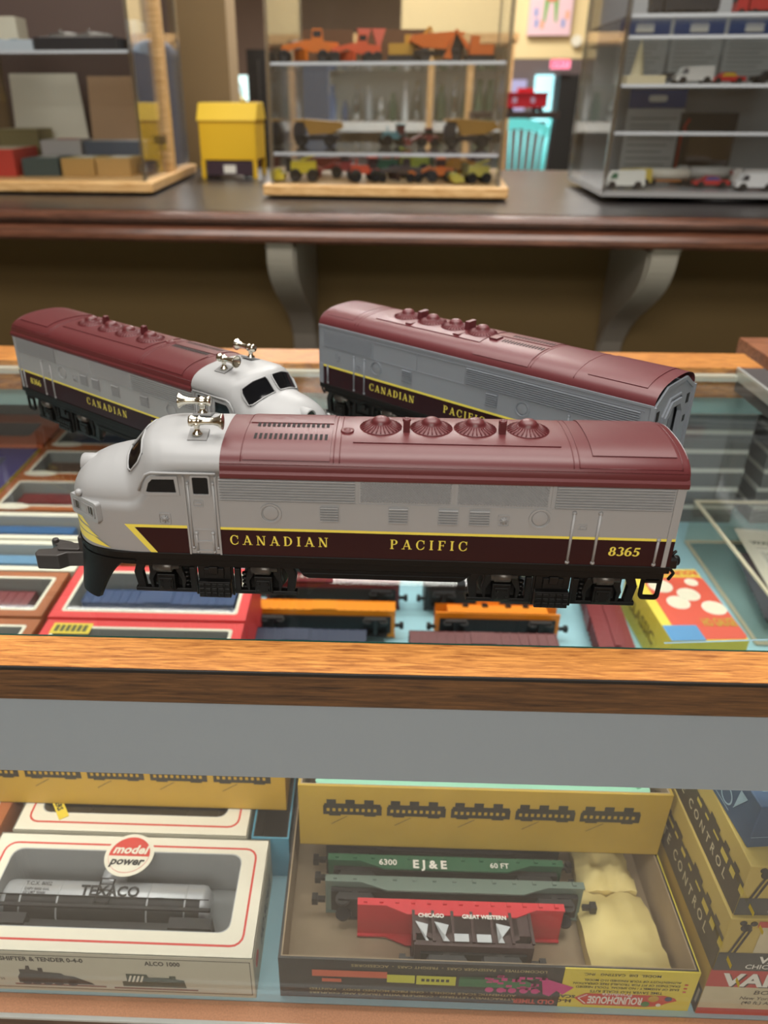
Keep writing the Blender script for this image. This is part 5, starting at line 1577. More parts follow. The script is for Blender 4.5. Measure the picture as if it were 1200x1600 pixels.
# ================================================================ LEDGE DISPLAY CASES AND THE ROOM BEYOND
LT = .0702
m_acr = clear('acrylic_case', (246, 247, 248), .03, .03)
m_edge = clear('bright_acrylic_edge', (222, 226, 230), .12, .30)
m_light_oak = wood('light_oak', (196, 148, 88), (236, 196, 138), .4, (5, 50, 50), (.35, .65))
def wheel_set(root, xs, w, r, mt, hub=None):
    for x in xs:
        for sy in (-1, 1):
            g = G(); g.lathe([(r, -.0025), (r, .0025), (r * .55, .0027), (r * .5, .0018), (r * .2, .0030)], (x, sy * w, r), 'y', 16, flip=sy)
            g.build('wheel', mt, root)
def toy(kind, name, label, cat, loc, rz, k, col, col2=(40, 38, 38), group=None, wheels=True):
    t = thing(name, label, cat, loc, rz, group)
    A = C('toy_%d_%d_%d' % col, col, .4); B = C('toy_%d_%d_%d' % col2, col2, .4)
    g = G(); g.M = Matrix.Scale(k, 4)
    tyre = C('rubber_tyre', (30, 29, 29), .6)
    if kind == 'dump':
        g.box(-.045, .045, -.012, .012, .012, .020, 1)
        g.prism([(-.045, .020), (-.045, .036), (-.038, .044), (-.024, .044), (-.024, .020)], 'y', -.018, .018, 1)
        g.prism([(-.024, .044), (-.046, .045), (-.046, .048), (-.020, .049), (.048, .044), (.052, .034), (.030, .024), (-.014, .022)], 'y', -.021, .021, 0)
        xs, w, r = (-.030, .026), .018, .0115
    elif kind == 'grader':
        g.prism([(-.05, .018), (-.05, .026), (-.01, .034), (0, .034), (.002, .050), (.018, .050), (.020, .032), (.045, .030), (.045, .016), (.0, .016), (-.02, .024), (-.045, .016)], 'y', -.008, .008, 0)
        g.rbox(-.018, 0, .012, .006, .046, .016, rz=.5, mt=0)
        g.box(.003, .017, -.0085, .0085, .038, .047, 1)
        xs, w, r = (-.045, .020, .038), .014, .010
    elif kind == 'loader':
        g.box(-.010, .035, -.012, .012, .012, .026, 0); g.box(.0, .018, -.010, .010, .026, .046, 0); g.box(-.0005, .0185, -.0105, .0105, .030, .042, 1)
        g.prism([(-.012, .024), (-.040, .012), (-.042, .016), (-.012, .030)], 'y', -.010, .010, 0)
        g.prism([(-.040, .004), (-.055, .004), (-.058, .020), (-.050, .022), (-.040, .016)], 'y', -.020, .020, 0)
        xs, w, r = (-.008, .026), .015, .011
    elif kind == 'excavator':
        g.box(-.026, .026, -.018, -.008, 0, .012, 1); g.box(-.026, .026, .008, .018, 0, .012, 1)
        g.box(-.022, .024, -.015, .015, .013, .030, 0); g.box(-.020, -.004, -.014, -.001, .030, .044, 0)
        g.prism([(-.018, .026), (-.045, .056), (-.050, .054), (-.024, .020)], 'y', .002, .009, 0)
        g.prism([(-.045, .056), (-.050, .054), (-.062, .018), (-.058, .016)], 'y', .003, .008, 0)
        g.prism([(-.062, .022), (-.070, .008), (-.054, .006), (-.056, .018)], 'y', -.004, .014, 0)
        wheels = False; xs, w, r = (), 0, 0
    elif kind == 'tractor':
        g.box(-.028, .010, -.007, .007, .014, .028, 0); g.box(.006, .022, -.010, .010, .012, .022, 0); g.box(.004, .018, -.008, .008, .022, .040, 1); g.box(.002, .020, -.010, .010, .040, .042, 0)
        g.cyl((-.018, 0, .033), .0015, .012)
        xs, w, r = (-.022, .014), .013, .011
    elif kind == 'semi':
        g.prism([(-.055, .008), (-.055, .030), (-.048, .034), (-.036, .034), (-.036, .008)], 'y', -.011, .011, 0)
        g.box(-.056, -.050, -.010, .010, .022, .030, 1)
        g.lathe([(.002, -.030), (.011, -.028), (.0115, .050), (.002, .052)], (.0, 0, .022), 'x', 18, 0) if col2[0] > 100 else g.box(-.033, .060, -.012, .012, .010, .036, 0)
        g.box(-.034, .060, -.004, .004, .007, .011, 1)
        xs, w, r = (-.046, -.024, .040, .052), .010, .006
    elif kind == 'van':
        g.prism([(-.036, .006), (-.036, .014), (-.030, .016), (-.024, .028), (.030, .030), (.032, .006)], 'y', -.012, .012, 0)
        g.prism([(-.029, .017), (-.024, .026), (-.016, .026), (-.016, .017)], 'y', -.0125, .0125, 1)
        xs, w, r = (-.024, .020), .0115, .0065
    elif kind == 'car':
        g.prism([(-.036, .006), (-.036, .012), (-.018, .015), (-.010, .022), (.010, .022), (.018, .015), (.036, .014), (.036, .006)], 'y', -.013, .013, 0)
        g.prism([(-.0165, .0152), (-.009, .0212), (.009, .0212), (.0165, .0152)], 'y', -.0133, .0133, 1)
        xs, w, r = (-.022, .022), .0125, .0065
    elif kind == 'combine':
        g.box(-.018, .028, -.014, .014, .014, .034, 0); g.box(-.028, -.018, -.012, .012, .016, .040, 1); g.box(-.050, -.030, -.026, .026, .004, .014, 0)
        g.cyl((-.046, 0, .012), .010, .05, 'y', 12, 0); g.prism([(0, .034), (.030, .044), (.030, .047), (0, .038)], 'y', -.003, .003, 0)
        xs, w, r = (-.010, .022), .015, .011
    g.build('body', [A, B], t)
    if wheels:
        wheel_set(t, [x * k for x in xs], w * k, r * k, tyre)
    return t

def acrylic_case(label, corners, z1, base_h, shelves, wood_base=True, over=.016):
    # corners: front-left, front-right, back-right, back-left in plan
    fl, fr, br, bl = [Vector((p[0], p[1], 0)) for p in corners]
    c = (fl + fr + br + bl) / 4
    o = thing('display_case', label, 'display case', (c.x, c.y, LT))
    P = [(p - c) for p in (fl, fr, br, bl)]
    z0 = base_h
    H_ = z1 - LT
    def ins(d): return [(p.x - d * (1 if p.x > 0 else -1), p.y - d * (1 if p.y > 0 else -1)) for p in P]
    if wood_base:
        g = G(); g.prism(ins(-over), 'z', .004, base_h); g.build('wooden_base', m_light_oak, o, bevel=.003)
        g = G(); g.cyl((0, 0, .002), .11, .004, n=32); g.build('turntable', m_blk, o)
    else:
        g = G(); g.prism(ins(-.002), 'z', .010, base_h); g.build('clear_base', mat('smoky_base', (150, 150, 150), .2), o)
        g = G(); g.cyl((0, 0, .005), .15, .010, n=32); g.build('turntable', m_blk, o)
    Q = ins(0)
    for i in range(4):
        a, b = Q[i], Q[(i + 1) % 4]
        d = Vector((b[0] - a[0], b[1] - a[1], 0)); L = d.length
        g = G(); g.box(0, L, -.0015, .0015, z0, H_)
        side = g.build('acrylic_panel', m_acr, o, (a[0], a[1], 0), math.atan2(d.y, d.x))
    for a in Q:
        g = G(); g.box(a[0] - .0035, a[0] + .0035, a[1] - .0035, a[1] + .0035, z0, H_); g.build('corner_edge', m_edge, o)
    g = G(); g.prism(Q, 'z', H_, H_ + .003); g.build('acrylic_top', m_acr, o)
    for z in shelves:
        g = G(); g.prism(ins(.004), 'z', z - LT - .0035, z - LT); g.build('clear_shelf', clear('clear_shelf_sheet', (232, 234, 234), .08, .06), o)
        g = G(); q = ins(.0035); a, b = q[0], q[1]
        dv = Vector((b[0] - a[0], b[1] - a[1], 0)); g.box(0, dv.length, -.001, .0, z - LT - .0045, z - LT + .0005)
        g.build('shelf_front_edge', mat('polished_shelf_edge', (224, 227, 230), .2), o, (a[0], a[1], 0), math.atan2(dv.y, dv.x))
    return o
mid = acrylic_case('clear display case on the ledge middle, wood base, full of toy machines',
    [(-.178, 1.430), (.203, 1.392), (.233, 1.74), (-.155, 1.78)], .60, .022, (.273, .141))
left = acrylic_case('clear display case with light wood base and post, left end of the ledge',
    [(-.80, 1.485), (-.408, 1.462), (-.418, 1.85), (-.81, 1.88)], .60, .022, (.292,))
g = G(); g.box(-.4270, -.4030, 1.655, 1.680, .0925, .60)
pp = g.build('corner_post', m_light_oak); pp.parent = left; pp.location = tuple(-v for v in left.location)
g = G(); g.prism([(-.80, 1.86), (-.43, 1.835), (-.43, 1.842), (-.80, 1.867)], 'z', .0925, .60)
pp = g.build('back_board', mat('dark_brown_board', (120, 100, 92), .5)); pp.parent = left; pp.location = tuple(-v for v in left.location)
right = acrylic_case('large clear display case without a wood base, at the right end of the ledge',
    [(.372, 1.372), (.80, 1.335), (.82, 1.64), (.383, 1.672)], .60, .018, (.3325, .305, .241, .175), wood_base=False)

TG = 'toy construction machines on the top shelf of the middle case'
z = .2732
toy('grader', 'toy_grader', 'orange toy road grader at the left end of the middle case top shelf', 'toy vehicle', (-.112, 1.50, z), R(0), 1.0, (226, 120, 36))
toy('grader', 'toy_grader', 'salmon orange toy grader with black tyres, second on the middle case top shelf', 'toy vehicle', (-.035, 1.49, z), R(8), .85, (226, 98, 60))
toy('excavator', 'toy_excavator', 'mustard toy excavator in the centre of the middle case top shelf', 'toy vehicle', (.040, 1.50, z), R(180), .95, (196, 148, 50))
toy('dump', 'toy_dump_truck', 'orange and black toy hauler right of centre on the middle case top shelf', 'toy vehicle', (.098, 1.49, z), R(185), .9, (222, 112, 40), (40, 34, 32))
toy('excavator', 'toy_excavator', 'orange toy excavator at the right end of the middle case top shelf', 'toy vehicle', (.166, 1.47, z), R(5), .85, (216, 110, 44))
for k, (x, sc_, c) in enumerate(((-.025, 1, (220, 110, 90)), (.0, .9, (226, 120, 96)))):
    g = G(); g.prism([(-.004, 0), (.004, 0), (.004, .03), (.012, .052), (-.012, .052), (-.004, .03)], 'y', -.004, .004)
    o = g.build('toy_bucket_arm', C('salmon_toy', c, .5), None, (x, 1.53, z), R(10)); tag(o, ['salmon pink bucket arm standing behind the graders, left one', 'salmon pink bucket arm standing behind the graders, right one'][k], 'toy part')
for k, (x0, x1, n) in enumerate(((-.135, -.045, 'left'), (-.03, .09, 'right'))):
    g = G(); g.box(x0, x1, 1.590, 1.596, z, z + .055); o = g.build('brown_board', C('brown_backing', (110, 76, 50), .7)); tag(o, 'brown backing board standing behind the orange machines, %s one' % n, 'board')
z = .1412
toy('dump', 'toy_dump_truck', 'mustard toy dump truck at the left of the middle case lower shelf', 'toy vehicle', (-.112, 1.60, z), R(0), .95, (196, 148, 66), (52, 50, 54))
toy('dump', 'toy_dump_truck', 'mustard toy dump truck at the right of the middle case lower shelf', 'toy vehicle', (.166, 1.57, z), R(0), .98, (190, 142, 60), (52, 50, 54))
toy('tractor', 'toy_tractor', 'pale blue toy tractor in the centre of the middle case lower shelf', 'toy vehicle', (.035, 1.62, z), R(20), .9, (120, 176, 184), (110, 60, 60))
toy('loader', 'toy_loader', 'dull red toy loader right of the pale blue tractor', 'toy vehicle', (.09, 1.60, z), R(10), .7, (140, 66, 62))
z = LT + .0222
rows = [('combine', 'yellow toy farm sprayer with black tyres, nearest at the bottom left of the middle case', (-.132, 1.475), 0, .95, (226, 206, 56), (44, 42, 42)),
        ('tractor', 'orange red toy tractor at the front centre of the middle case floor', (-.018, 1.468), 15, .95, (232, 92, 52), (60, 40, 36)),
        ('grader', 'dark toy wagon beside the orange red tractor on the middle case floor', (.045, 1.468), 0, .75, (82, 66, 62), (40, 36, 36)),
        ('loader', 'bright orange toy loader with chrome wheels at the right of the middle case floor', (.105, 1.475), 0, .85, (232, 124, 42), (60, 40, 30)),
        ('combine', 'yellow green toy harvester at the bottom right corner of the middle case', (.170, 1.45), 10, .8, (206, 196, 96), (120, 110, 60)),
        ('loader', 'dull red toy machine in the second row at the left of the middle case floor', (-.065, 1.545), 0, .9, (176, 62, 56), (60, 40, 36)),
        ('tractor', 'green toy tractor in the second row of the middle case floor', (.01, 1.55), 170, 1.1, (58, 112, 82), (40, 60, 50)),
        ('combine', 'lime green toy forage machine in the second row of the middle case floor', (.075, 1.56), 185, 1.1, (176, 190, 66), (80, 90, 50)),
        ('grader', 'mustard toy grader at the right of the second row on the middle case floor', (.150, 1.55), 200, .9, (206, 150, 56), (60, 50, 36)),
        ('semi', 'brick red toy truck at the rear of the middle case floor', (-.09, 1.63), 180, .8, (150, 60, 54), (50, 40, 40)),
        ('semi', 'orange brown toy truck at the rear right of the middle case floor', (.06, 1.65), 0, .9, (190, 104, 64), (50, 40, 40))]
for kind, lab, (x, yv), rz, k, c, c2 in rows:
    toy(kind, 'toy_machine', lab, 'toy vehicle', (x, yv, z), R(rz), k, c, c2)

# left case goods
def carton(name, label, x, y, z, sx, sy, sz, col, rz=0, top=None, rx=0, group=None, lab=None):
    o = thing(name, label, 'box', (x, y, z), rz, group)
    if rx: o.rotation_euler = (rx, 0, rz)
    g = G(); g.box(-sx / 2, sx / 2, -sy / 2, sy / 2, 0, sz); g.build('carton', C('carton_%d_%d_%d' % col, col, .6), o, bevel=.0008)
    if top:
        g = G(); g.box(-sx * .44, sx * .44, -sy * .42, sy * .42, sz, sz + .0008); g.build('lid_label', C('lid_%d_%d_%d' % top, top, .5), o)
    if lab:
        g = G(); g.box(-sx * .2, sx * .3, -sy * .2, sy * .2, sz + .0008, sz + .0014); g.build('printed_patch', C('lid_%d_%d_%d' % lab, lab, .5), o)
    return o
z = LT + .0222
carton('flat_carton', 'tan flat carton with green picture, right of two in front, on the left case floor', -.490, 1.60, z, .064, .095, .030, (196, 158, 96), R(-2), (172, 152, 100), lab=(216, 212, 200))
carton('flat_carton', 'tan flat carton with green picture, left of two in front, on the left case floor', -.558, 1.60, z, .062, .095, .030, (190, 152, 88), R(0), (160, 146, 96), lab=(216, 212, 200))
carton('flat_carton', 'dark green flat carton left of the tan pair in the left case', -.630, 1.60, z, .068, .10, .030, (66, 82, 80), R(2), (80, 92, 88), lab=(190, 186, 174))
carton('flat_carton', 'red carton with cream label at the left edge of the left case floor', -.705, 1.60, z, .066, .12, .046, (196, 66, 54), R(0), (206, 190, 160))
carton('flat_carton', 'white carton with red spot behind the dark green one', -.625, 1.70, z, .080, .08, .056, (206, 202, 196), R(0), (206, 200, 192), lab=(206, 70, 60))
carton('flat_carton', 'olive and cream carton behind the red one at the left edge', -.715, 1.72, z, .08, .08, .075, (150, 140, 96), R(0), (206, 196, 160))
carton('flat_carton', 'grey blue wide carton behind the tan pair in the left case', -.515, 1.70, z, .130, .07, .054, (98, 108, 122), R(0), (196, 194, 190))
for nm, x0, x1, c, lb, h_ in (('board', -.76, -.620, (252, 244, 222), 'cream board leaning at the back of the left case, under the shelf', .175), ('board', -.598, -.505, (206, 168, 130), 'brown board leaning beside the cream one in the left case', .170)):
    g = G(); g.prism([(x0, 0), (x1 + .02, 0), (x1, h_), (x0, h_)], 'y', -.002, .002)
    o = g.build('leaning_board', C('board_%d' % c[0], c, .7), None, (0, 1.772, z)); o.rotation_euler = (R(-8), 0, 0); tag(o, lb, 'board')
g = G()
for k in range(5): g.rbox(-.44 + .006 * k, 1.60 + .02 * (k % 2), z + .012 + .012 * k, .03, .02, .014, rz=k)
tag(g.build('plastic_bag_parts', clear('poly_bag', (220, 222, 224), .1, .2)), 'crumpled clear bags at the right end of the left case floor', 'plastic bag', kind='stuff')
z = .2922
carton('tray_box', 'black sided box with white top carrying silver models, on the left case shelf', -.520, 1.575, z, .145, .10, .022, (40, 38, 40), R(-1), (228, 226, 222))
carton('striped_box', 'pale blue and white striped box on the left case shelf', -.655, 1.575, z, .115, .10, .018, (206, 216, 222), R(2), (196, 212, 224))
g = G()
for k in range(3): g.box(-.04 + k * .03, -.028 + k * .03, -.05, .05, .0182, .0192)
st = [o for o in bpy.data.objects if o.name.startswith('striped_box')][0]; g.build('blue_stripes', C('mid_blue_stripe', (96, 150, 190), .5), st)
carton('cream_box', 'cream box with red side standing at the upper left of the left case shelf', -.70, 1.66, z, .075, .05, .060, (226, 216, 190), R(0), (230, 222, 200))
for k, (x, n) in enumerate(((-.55, 'left'), (-.50, 'right'))):
    g = G(); g.M = Matrix.Translation((x, 1.575, z + .0232)) @ Matrix.Rotation(R(12 + 6 * k), 4, 'Z')
    g.tube([(-.03, 0, .004), (.0, 0, .006), (.03, 0, .004)], [.002, .004, .002], 8); g.box(-.012, .012, -.012, .012, .0, .003); g.cyl((-.01, 0, .010), .003, .004)
    tag(g.build('silver_model', C('silver_toy', (150, 146, 140), .3, metal=.7)), 'small silver model lying on the black and white box, %s one' % n, 'toy part')
carton('blue_white_packet', 'pale blue packet behind the corner post at the right end of the left case shelf', -.432, 1.60, z, .02, .06, .05, (190, 206, 220), R(0))

# right case goods
cg = 'blue topped hanging cards in the right case'
def hang_card(x, yv, z0, z1, w_, label, face=(206, 208, 206)):
    o = thing('hanging_card', label, 'card', (x, yv, z0), R(-4), cg)
    h_ = z1 - z0
    g = G(); g.box(-w_ / 2, w_ / 2, -.001, .001, 0, h_); g.build('card', C('card_grey', face, .5), o)
    g = G(); g.box(-w_ / 2, w_ / 2, -.0016, -.001, h_ * .80, h_); g.build('blue_header', C('card_blue', (44, 76, 132), .5), o)
    g = G(); g.prism(rrect(-.016, .016, h_ * .87, h_ * .94, .0035), 'y', -.0024, -.0016); g.build('hang_slot', m_whitep, o)
    g = G()
    for k in range(9): g.box(-w_ * .42, w_ * (.2 + .2 * ((k * 7) % 3) / 2), -.0014, -.001, h_ * (.08 + .075 * k), h_ * (.095 + .075 * k))
    g.build('print', C('card_print', (150, 152, 152), .6), o)
z = .2412
hang_card(.465, 1.60, z, .335, .085, 'hanging card with blue header, left one on the upper shelf of the right case')
hang_card(.557, 1.595, z, .335, .085, 'hanging card with blue header, second on the upper shelf of the right case')
hang_card(.649, 1.59, z, .335, .085, 'hanging card with blue header, third on the upper shelf of the right case')
hang_card(.505, 1.59, LT + .0185, .235, .10, 'hanging card with blue header on the floor of the right case')
g = G(); g.lathe([(.016, 0), (.016, .004), (.011, .010), (.007, .035), (.003, .055), (.001, .060)], (0, 0, 0), 'z', 16)
tag(g.build('cream_tower', C('cream_plastic', (226, 214, 176), .5), None, (.420, 1.45, z)), 'cream pointed tower model at the left of the right case shelf', 'toy')
g = G(); g.box(-.03, .03, -.02, .02, 0, .012)
tag(g.build('cream_block', C('cream_plastic', (226, 214, 176), .5), None, (.418, 1.410, .2412)), 'cream block in front of the pointed tower in the right case', 'toy')
toy('car', 'toy_car', 'dark grey toy car on the shelf of the right case, beside the white van', 'toy vehicle', (.465, 1.44, z), R(0), .75, (70, 74, 80), (40, 44, 50))
toy('van', 'toy_van', 'white toy van on the middle shelf of the right case', 'toy vehicle', (.502, 1.42, z), R(0), .85, (236, 234, 228), (120, 120, 124))
toy('car', 'toy_race_car', 'red and yellow toy race car right of the white van', 'toy vehicle', (.553, 1.42, z), R(0), .75, (206, 44, 48), (220, 190, 60))
toy('car', 'toy_car', 'black toy car at the right end of the right case shelf', 'toy vehicle', (.625, 1.42, z), R(0), .9, (44, 42, 44), (60, 56, 56))
z = LT + .0185
for kind, lab, x, yv, k, c, c2 in (('van', 'white toy camper with green stripe at the front left corner of the right case', .415, 1.405, .95, (232, 232, 222), (60, 110, 80)),
        ('van', 'yellow and cream toy delivery van behind the camper in the right case', .445, 1.46, .9, (228, 200, 90), (206, 90, 60)),
        ('semi', 'white toy tanker truck in the middle of the right case floor', .50, 1.47, .8, (232, 226, 210), (206, 130, 60)),
        ('semi', 'white toy tanker truck with dark cab right of the first tanker', .575, 1.49, .85, (206, 204, 198), (150, 150, 150)),
        ('car', 'red and blue toy race car in front of the tankers in the right case', .565, 1.43, .8, (206, 60, 60), (60, 90, 160)),
        ('van', 'white toy pickup at the front right of the right case', .620, 1.385, .9, (236, 236, 234), (60, 60, 64)),
        ('semi', 'white toy rig with red cab at the far right of the right case', .655, 1.46, .8, (226, 220, 214), (190, 70, 66))):
    toy(kind, 'toy_vehicle', lab, 'toy vehicle', (x, yv, z), R(-4), k, c, c2)
o = thing('blister_pack', 'clear blister pack with red frame standing at the right of the right case', 'package', (.60, 1.58, LT + .0185), R(-4))
g = G(); g.box(-.05, .05, 0, .002, 0, .11); g.build('card', C('black_backing', (60, 58, 60), .4), o)
g = G(); g.tube([(-.045, -.002, .01), (-.045, -.002, .08), (-.035, -.002, .10)], .0022, 6); g.build('red_trim', m_red, o)
g = G(); g.prism(rrect(-.036, .042, .02, .085, .02), 'y', -.022, 0); g.build('bubble', clear('blister', (236, 236, 238), .05, .12), o)
z = .3052
for k in range(2):
    toy('semi', 'toy_truck', ['black and white toy lorry on the highest visible shelf of the right case, left one', 'red toy lorry on the highest visible shelf of the right case, right one'][k], 'toy vehicle', (.47 + .13 * k, 1.44, .3327), R(0), .9, [(60, 60, 62), (190, 60, 56)][k], (50, 50, 50))
right_bg = G(); right_bg.prism([(.40, 1.655), (.80, 1.630), (.80, 1.634), (.40, 1.659)], 'z', .089, .60)
pp = right_bg.build('pale_back', mat('grey_frosted_back', (186, 188, 188), .4)); pp.parent = right; pp.location = tuple(-v for v in right.location)  # plain non-reflecting panel; its grey is lightened to brighten the case

# yellow doll-house shaped box and things behind
o = thing('yellow_roof_box', 'bright yellow house shaped box with sloped lid, standing between the left and middle cases', 'box', (-.310, 1.83, LT + .035), R(-4))
g = G(); g.box(-.060, .060, -.05, .05, 0, .075); g.build('front', C('bright_yellow', (238, 192, 36), .5), o, bevel=.0015)
g = G(); g.prism([(-.054, .075), (.054, .075), (.03, .108), (-.03, .108)], 'x', -.063, .063); g.build('lid', C('lid_yellow', (246, 206, 56), .5), o, bevel=.001)
g = G()
for x in (-.060, .052):
    for yv in (-.05, .042):
        g = G(); g.box(x, x + .008, yv, yv + .008, -.035, 0); g.build('foot', C('bright_yellow', (238, 192, 36), .5), o)
o = thing('toy_coach', 'dark toy coach with white tag, under the yellow house shaped box', 'toy train car', (-.310, 1.795, LT), R(-4))
g = G(); g.box(-.050, .050, -.018, .018, .006, .030); g.box(-.051, .051, -.014, .014, .030, .0335)
g.build('body', C('plum_black', (60, 40, 50), .5), o)
g = G()
for e in (-1, 1): car_truck(g, e * .040, -.0, 1.0, .012)
g.build('truck', m_blackp, o)
g = G(); g.box(-.013, .013, -.0195, -.018, .010, .026); g.build('white_tag', m_whitep, o)

# ---- structure beyond the ledge
g = G(); g.box(-.58, -.388, 2.30, 2.45, FL, CE); struct(g, 'wall_pillar', m_tan)
g = G(); g.box(-5, 6, 9.5, 9.6, FL, CE); struct(g, 'wall_back', mat('brown_grey_wall', (120, 100, 88), .85))
g = G(); g.box(-5, -3.9, -4, 9.5, FL, CE); struct(g, 'wall_left', m_tan)
g = G(); g.box(5, 6, -4, 9.5, FL, CE); struct(g, 'wall_right', m_tan)
g = G(); g.box(-5, 6, -3.6, -3.5, FL, CE); struct(g, 'wall_behind_camera', m_tan)
g = G(); g.box(.10, 1.6, 4.0, 4.1, .375, CE); struct(g, 'wall_header', mat('cream_yellow_wall', (222, 200, 150), .85))
g = G(); g.box(1.6, 3.6, 4.0, 4.1, FL, CE); struct(g, 'wall_side', mat('dark_brown_wall', (84, 66, 58), .8))
o = thing('canvas_picture', 'pink canvas with a green painted shape hanging on the cream wall at top', 'picture', (.742, 3.985, .46))
g = G(); g.box(-.092, .092, -.012, .012, 0, .30); g.build('canvas', C('pink_canvas', (226, 190, 196), .7), o)
g = G()
y = -.0125
g.shape((0, y, 0), (1, 0, 0), (0, 0, 1), [(-.03, .05), (-.02, .05), (-.01, .12), (.01, .12), (.02, .05), (.03, .05), (.03, .19), (.05, .15), (.055, .17), (.03, .22), (-.03, .22), (-.055, .17), (-.05, .15), (-.03, .19)], 0)
g.quad((0, y - .0004, 0), (1, 0, 0), (0, 0, 1), -.022, .022, .125, .14, 1)
for k, (a, b) in enumerate(((-.065, .03), (-.04, .025), (.05, .03), (.065, .06), (-.07, .07))): g.quad((0, y, 0), (1, 0, 0), (0, 0, 1), a, a + .015, b, b + .03, 2 + k % 2)
g.build('painted_shapes', [C('leaf_green', (120, 170, 96), .6), C('coral', (220, 110, 96), .6), C('paint_blue', (130, 150, 200), .6), C('paint_orange', (226, 160, 120), .6)], o)
o = thing('wall_thermostat', 'small cream round thermostat on the cream wall beside the pink canvas', 'thermostat', (.868, 3.99, .44)); g = G(); g.cyl((0, -.008, 0), .022, .02, 'y', 20); g.build('dial', m_cream, o)
o = thing('exit_sign', 'pink lit EXIT sign hanging below the cream wall', 'sign', (1.245, 6.12, .428))
g = G(); g.box(-.065, .065, -.01, .01, -.035, .035); g.build('housing', mat('exit_glow', (240, 130, 160), .5, emit=1.2), o)
g = G(); g.cyl((0, 0, .035 + .4875), .008, .975, 'z', 8); g.build('hanging_rod', m_blk, o)
g = G(); g.text('EXIT', (0, -.011, -.022), (1, 0, 0), (0, 0, 1), .044, 0, 1); g.build('lettering', mat('exit_text', (200, 40, 70), .5, emit=.6), o)
# bright doorway glass far away
g = G(); g.box(1.12, 1.25, 6.3, 6.32, .07, .36); o = g.build('window_1', mat('daylight_pane', (160, 226, 236), .3, emit=1.6)); o['kind'] = 'structure'
g = G(); g.box(.80, 1.06, 6.3, 6.32, .10, .33); o = g.build('window_2', mat('violet_pane', (150, 150, 190), .3, emit=.5)); o['kind'] = 'structure'
g = G(); g.box(1.27, 1.62, 6.2, 6.32, FL, .36); struct(g, 'door_1', mat('black_doorway', (18, 16, 16), .7))
g = G(); g.box(.55, 1.64, 6.33, 6.4, FL, CE); struct(g, 'wall_far', mat('dusky_wall', (104, 92, 92), .8))
g = G(); g.box(-.95, -.80, 5.9, 6.0, -.2, .35); o = g.build('window_3', mat('pale_daylight', (200, 232, 232), .3, emit=1.6)); o['kind'] = 'structure'
# red toy caboose on a shelf behind
o = thing('red_toy_caboose', 'large red toy caboose on a dark shelf, seen right of the middle case', 'toy train car', (.49, 2.95, .180))
g = G(); g.box(-.075, .075, -.03, .03, .012, .052); g.box(-.08, .08, -.034, .034, .052, .057); g.box(-.02, .03, -.02, .02, .057, .070)
for x in (-.04, .02): g.box(x, x + .014, -.031, -.03, .026, .042, 1)
g.build('body', [C('caboose_red', (190, 30, 44), .4), C('window_lav', (190, 170, 200), .4)], o)
g = G()
for e in (-1, 1): car_truck(g, e * .05, -.0005, 1.3, .016)
g.build('truck', m_blackp, o)
o = thing('dark_shelf_unit', 'dark shelf unit carrying the red toy caboose', 'shelf', (.50, 2.97, 0))
g = G(); g.box(-.18, .11, -.06, .06, .160, .180); g.box(-.18, -.16, -.06, .06, FL, .16); g.build('frame', C('dark_wood_shelf', (60, 46, 42), .5), o)
# turquoise spindle-back chair
o = thing('spindle_chair', 'turquoise spindle back wooden chair standing beyond the ledge, right of the middle case', 'chair', (.865, 5.0, FL), R(4))
mt = C('turquoise_paint', (96, 200, 210), .45)
g = G(); g.prism(rrect(-.19, .19, -.19, .19, .05), 'z', .60, .635); g.build('seat', mt, o, bevel=.006)
for sx in (-1, 1):
    g = G(); g.tube([(sx * .15, .17, .63), (sx * .19, .23, 1.16)], .016, 8); g.build('back_post', mt, o)
    for sy in (-1, 1):
        g = G(); g.tube([(sx * .14, sy * .14, .60), (sx * .19, sy * .18, 0)], [.020, .013], 8); g.build('leg', mt, o)
g = G(); g.prism([(-.19, 1.05), (-.10, 1.09), (0, 1.105), (.10, 1.09), (.19, 1.05), (.19, 1.115), (.10, 1.15), (0, 1.165), (-.10, 1.15), (-.19, 1.115)], 'y', .205, .225); g.build('crest_rail', mt, o)
for k in range(7):
    g = G(); x = -.12 + k * .04; g.tube([(x * .9, .17, .63), (x * 1.15, .21, 1.10)], .007, 6); g.build('spindle', mt, o)
for e in (-1, 1):
    g = G(); g.tube([(-.16, e * .16, .22), (.16, e * .16, .22)], .009, 6); g.build('stretcher', mt, o)
# dark cabinet, glass dome and clutter behind at the left
o = thing('black_cabinet', 'black cabinet beyond the ledge, between the tan pillar and the middle case', 'cabinet', (-.36, 3.05, FL))
g = G(); g.box(-.07, .16, -.15, .15, 0, 1.41); g.build('carcass', C('black_lacquer', (20, 19, 20), .4), o)
g = G(); g.box(-.035, -.030, -.16, -.15, .3, 1.38); g.build('door_gap', C('dark_gap', (60, 56, 52), .5), o)
o = thing('side_table', 'dark red wooden table carrying the glass dome', 'table', (-.47, 2.75, FL))
g = G(); g.box(-.10, .085, -.08, .08, 1.245, 1.262); g.build('table_top', C('dark_red_wood', (74, 34, 30), .35), o)
for sx in (-.09, .07):
    for sy in (-.07, .06):
        g = G(); g.box(sx, sx + .012, sy, sy + .012, 0, 1.245); g.build('leg', C('dark_red_wood', (74, 34, 30), .35), o)
o = thing('glass_dome', 'glass dome over small yellow things on the dark red table', 'glass dome', (-.455, 2.73, FL + 1.2622))
g = G(); g.lathe([(.036, .006), (.036, .030), (.030, .046), (.015, .056), (.004, .060)], (0, 0, 0), 'z', 24); g.lathe([(.005, .060), (.006, .066), (.002, .070)], (0, 0, 0), 'z', 12); g.build('dome', clear('dome_glass', (240, 242, 242), .03, .15), o)
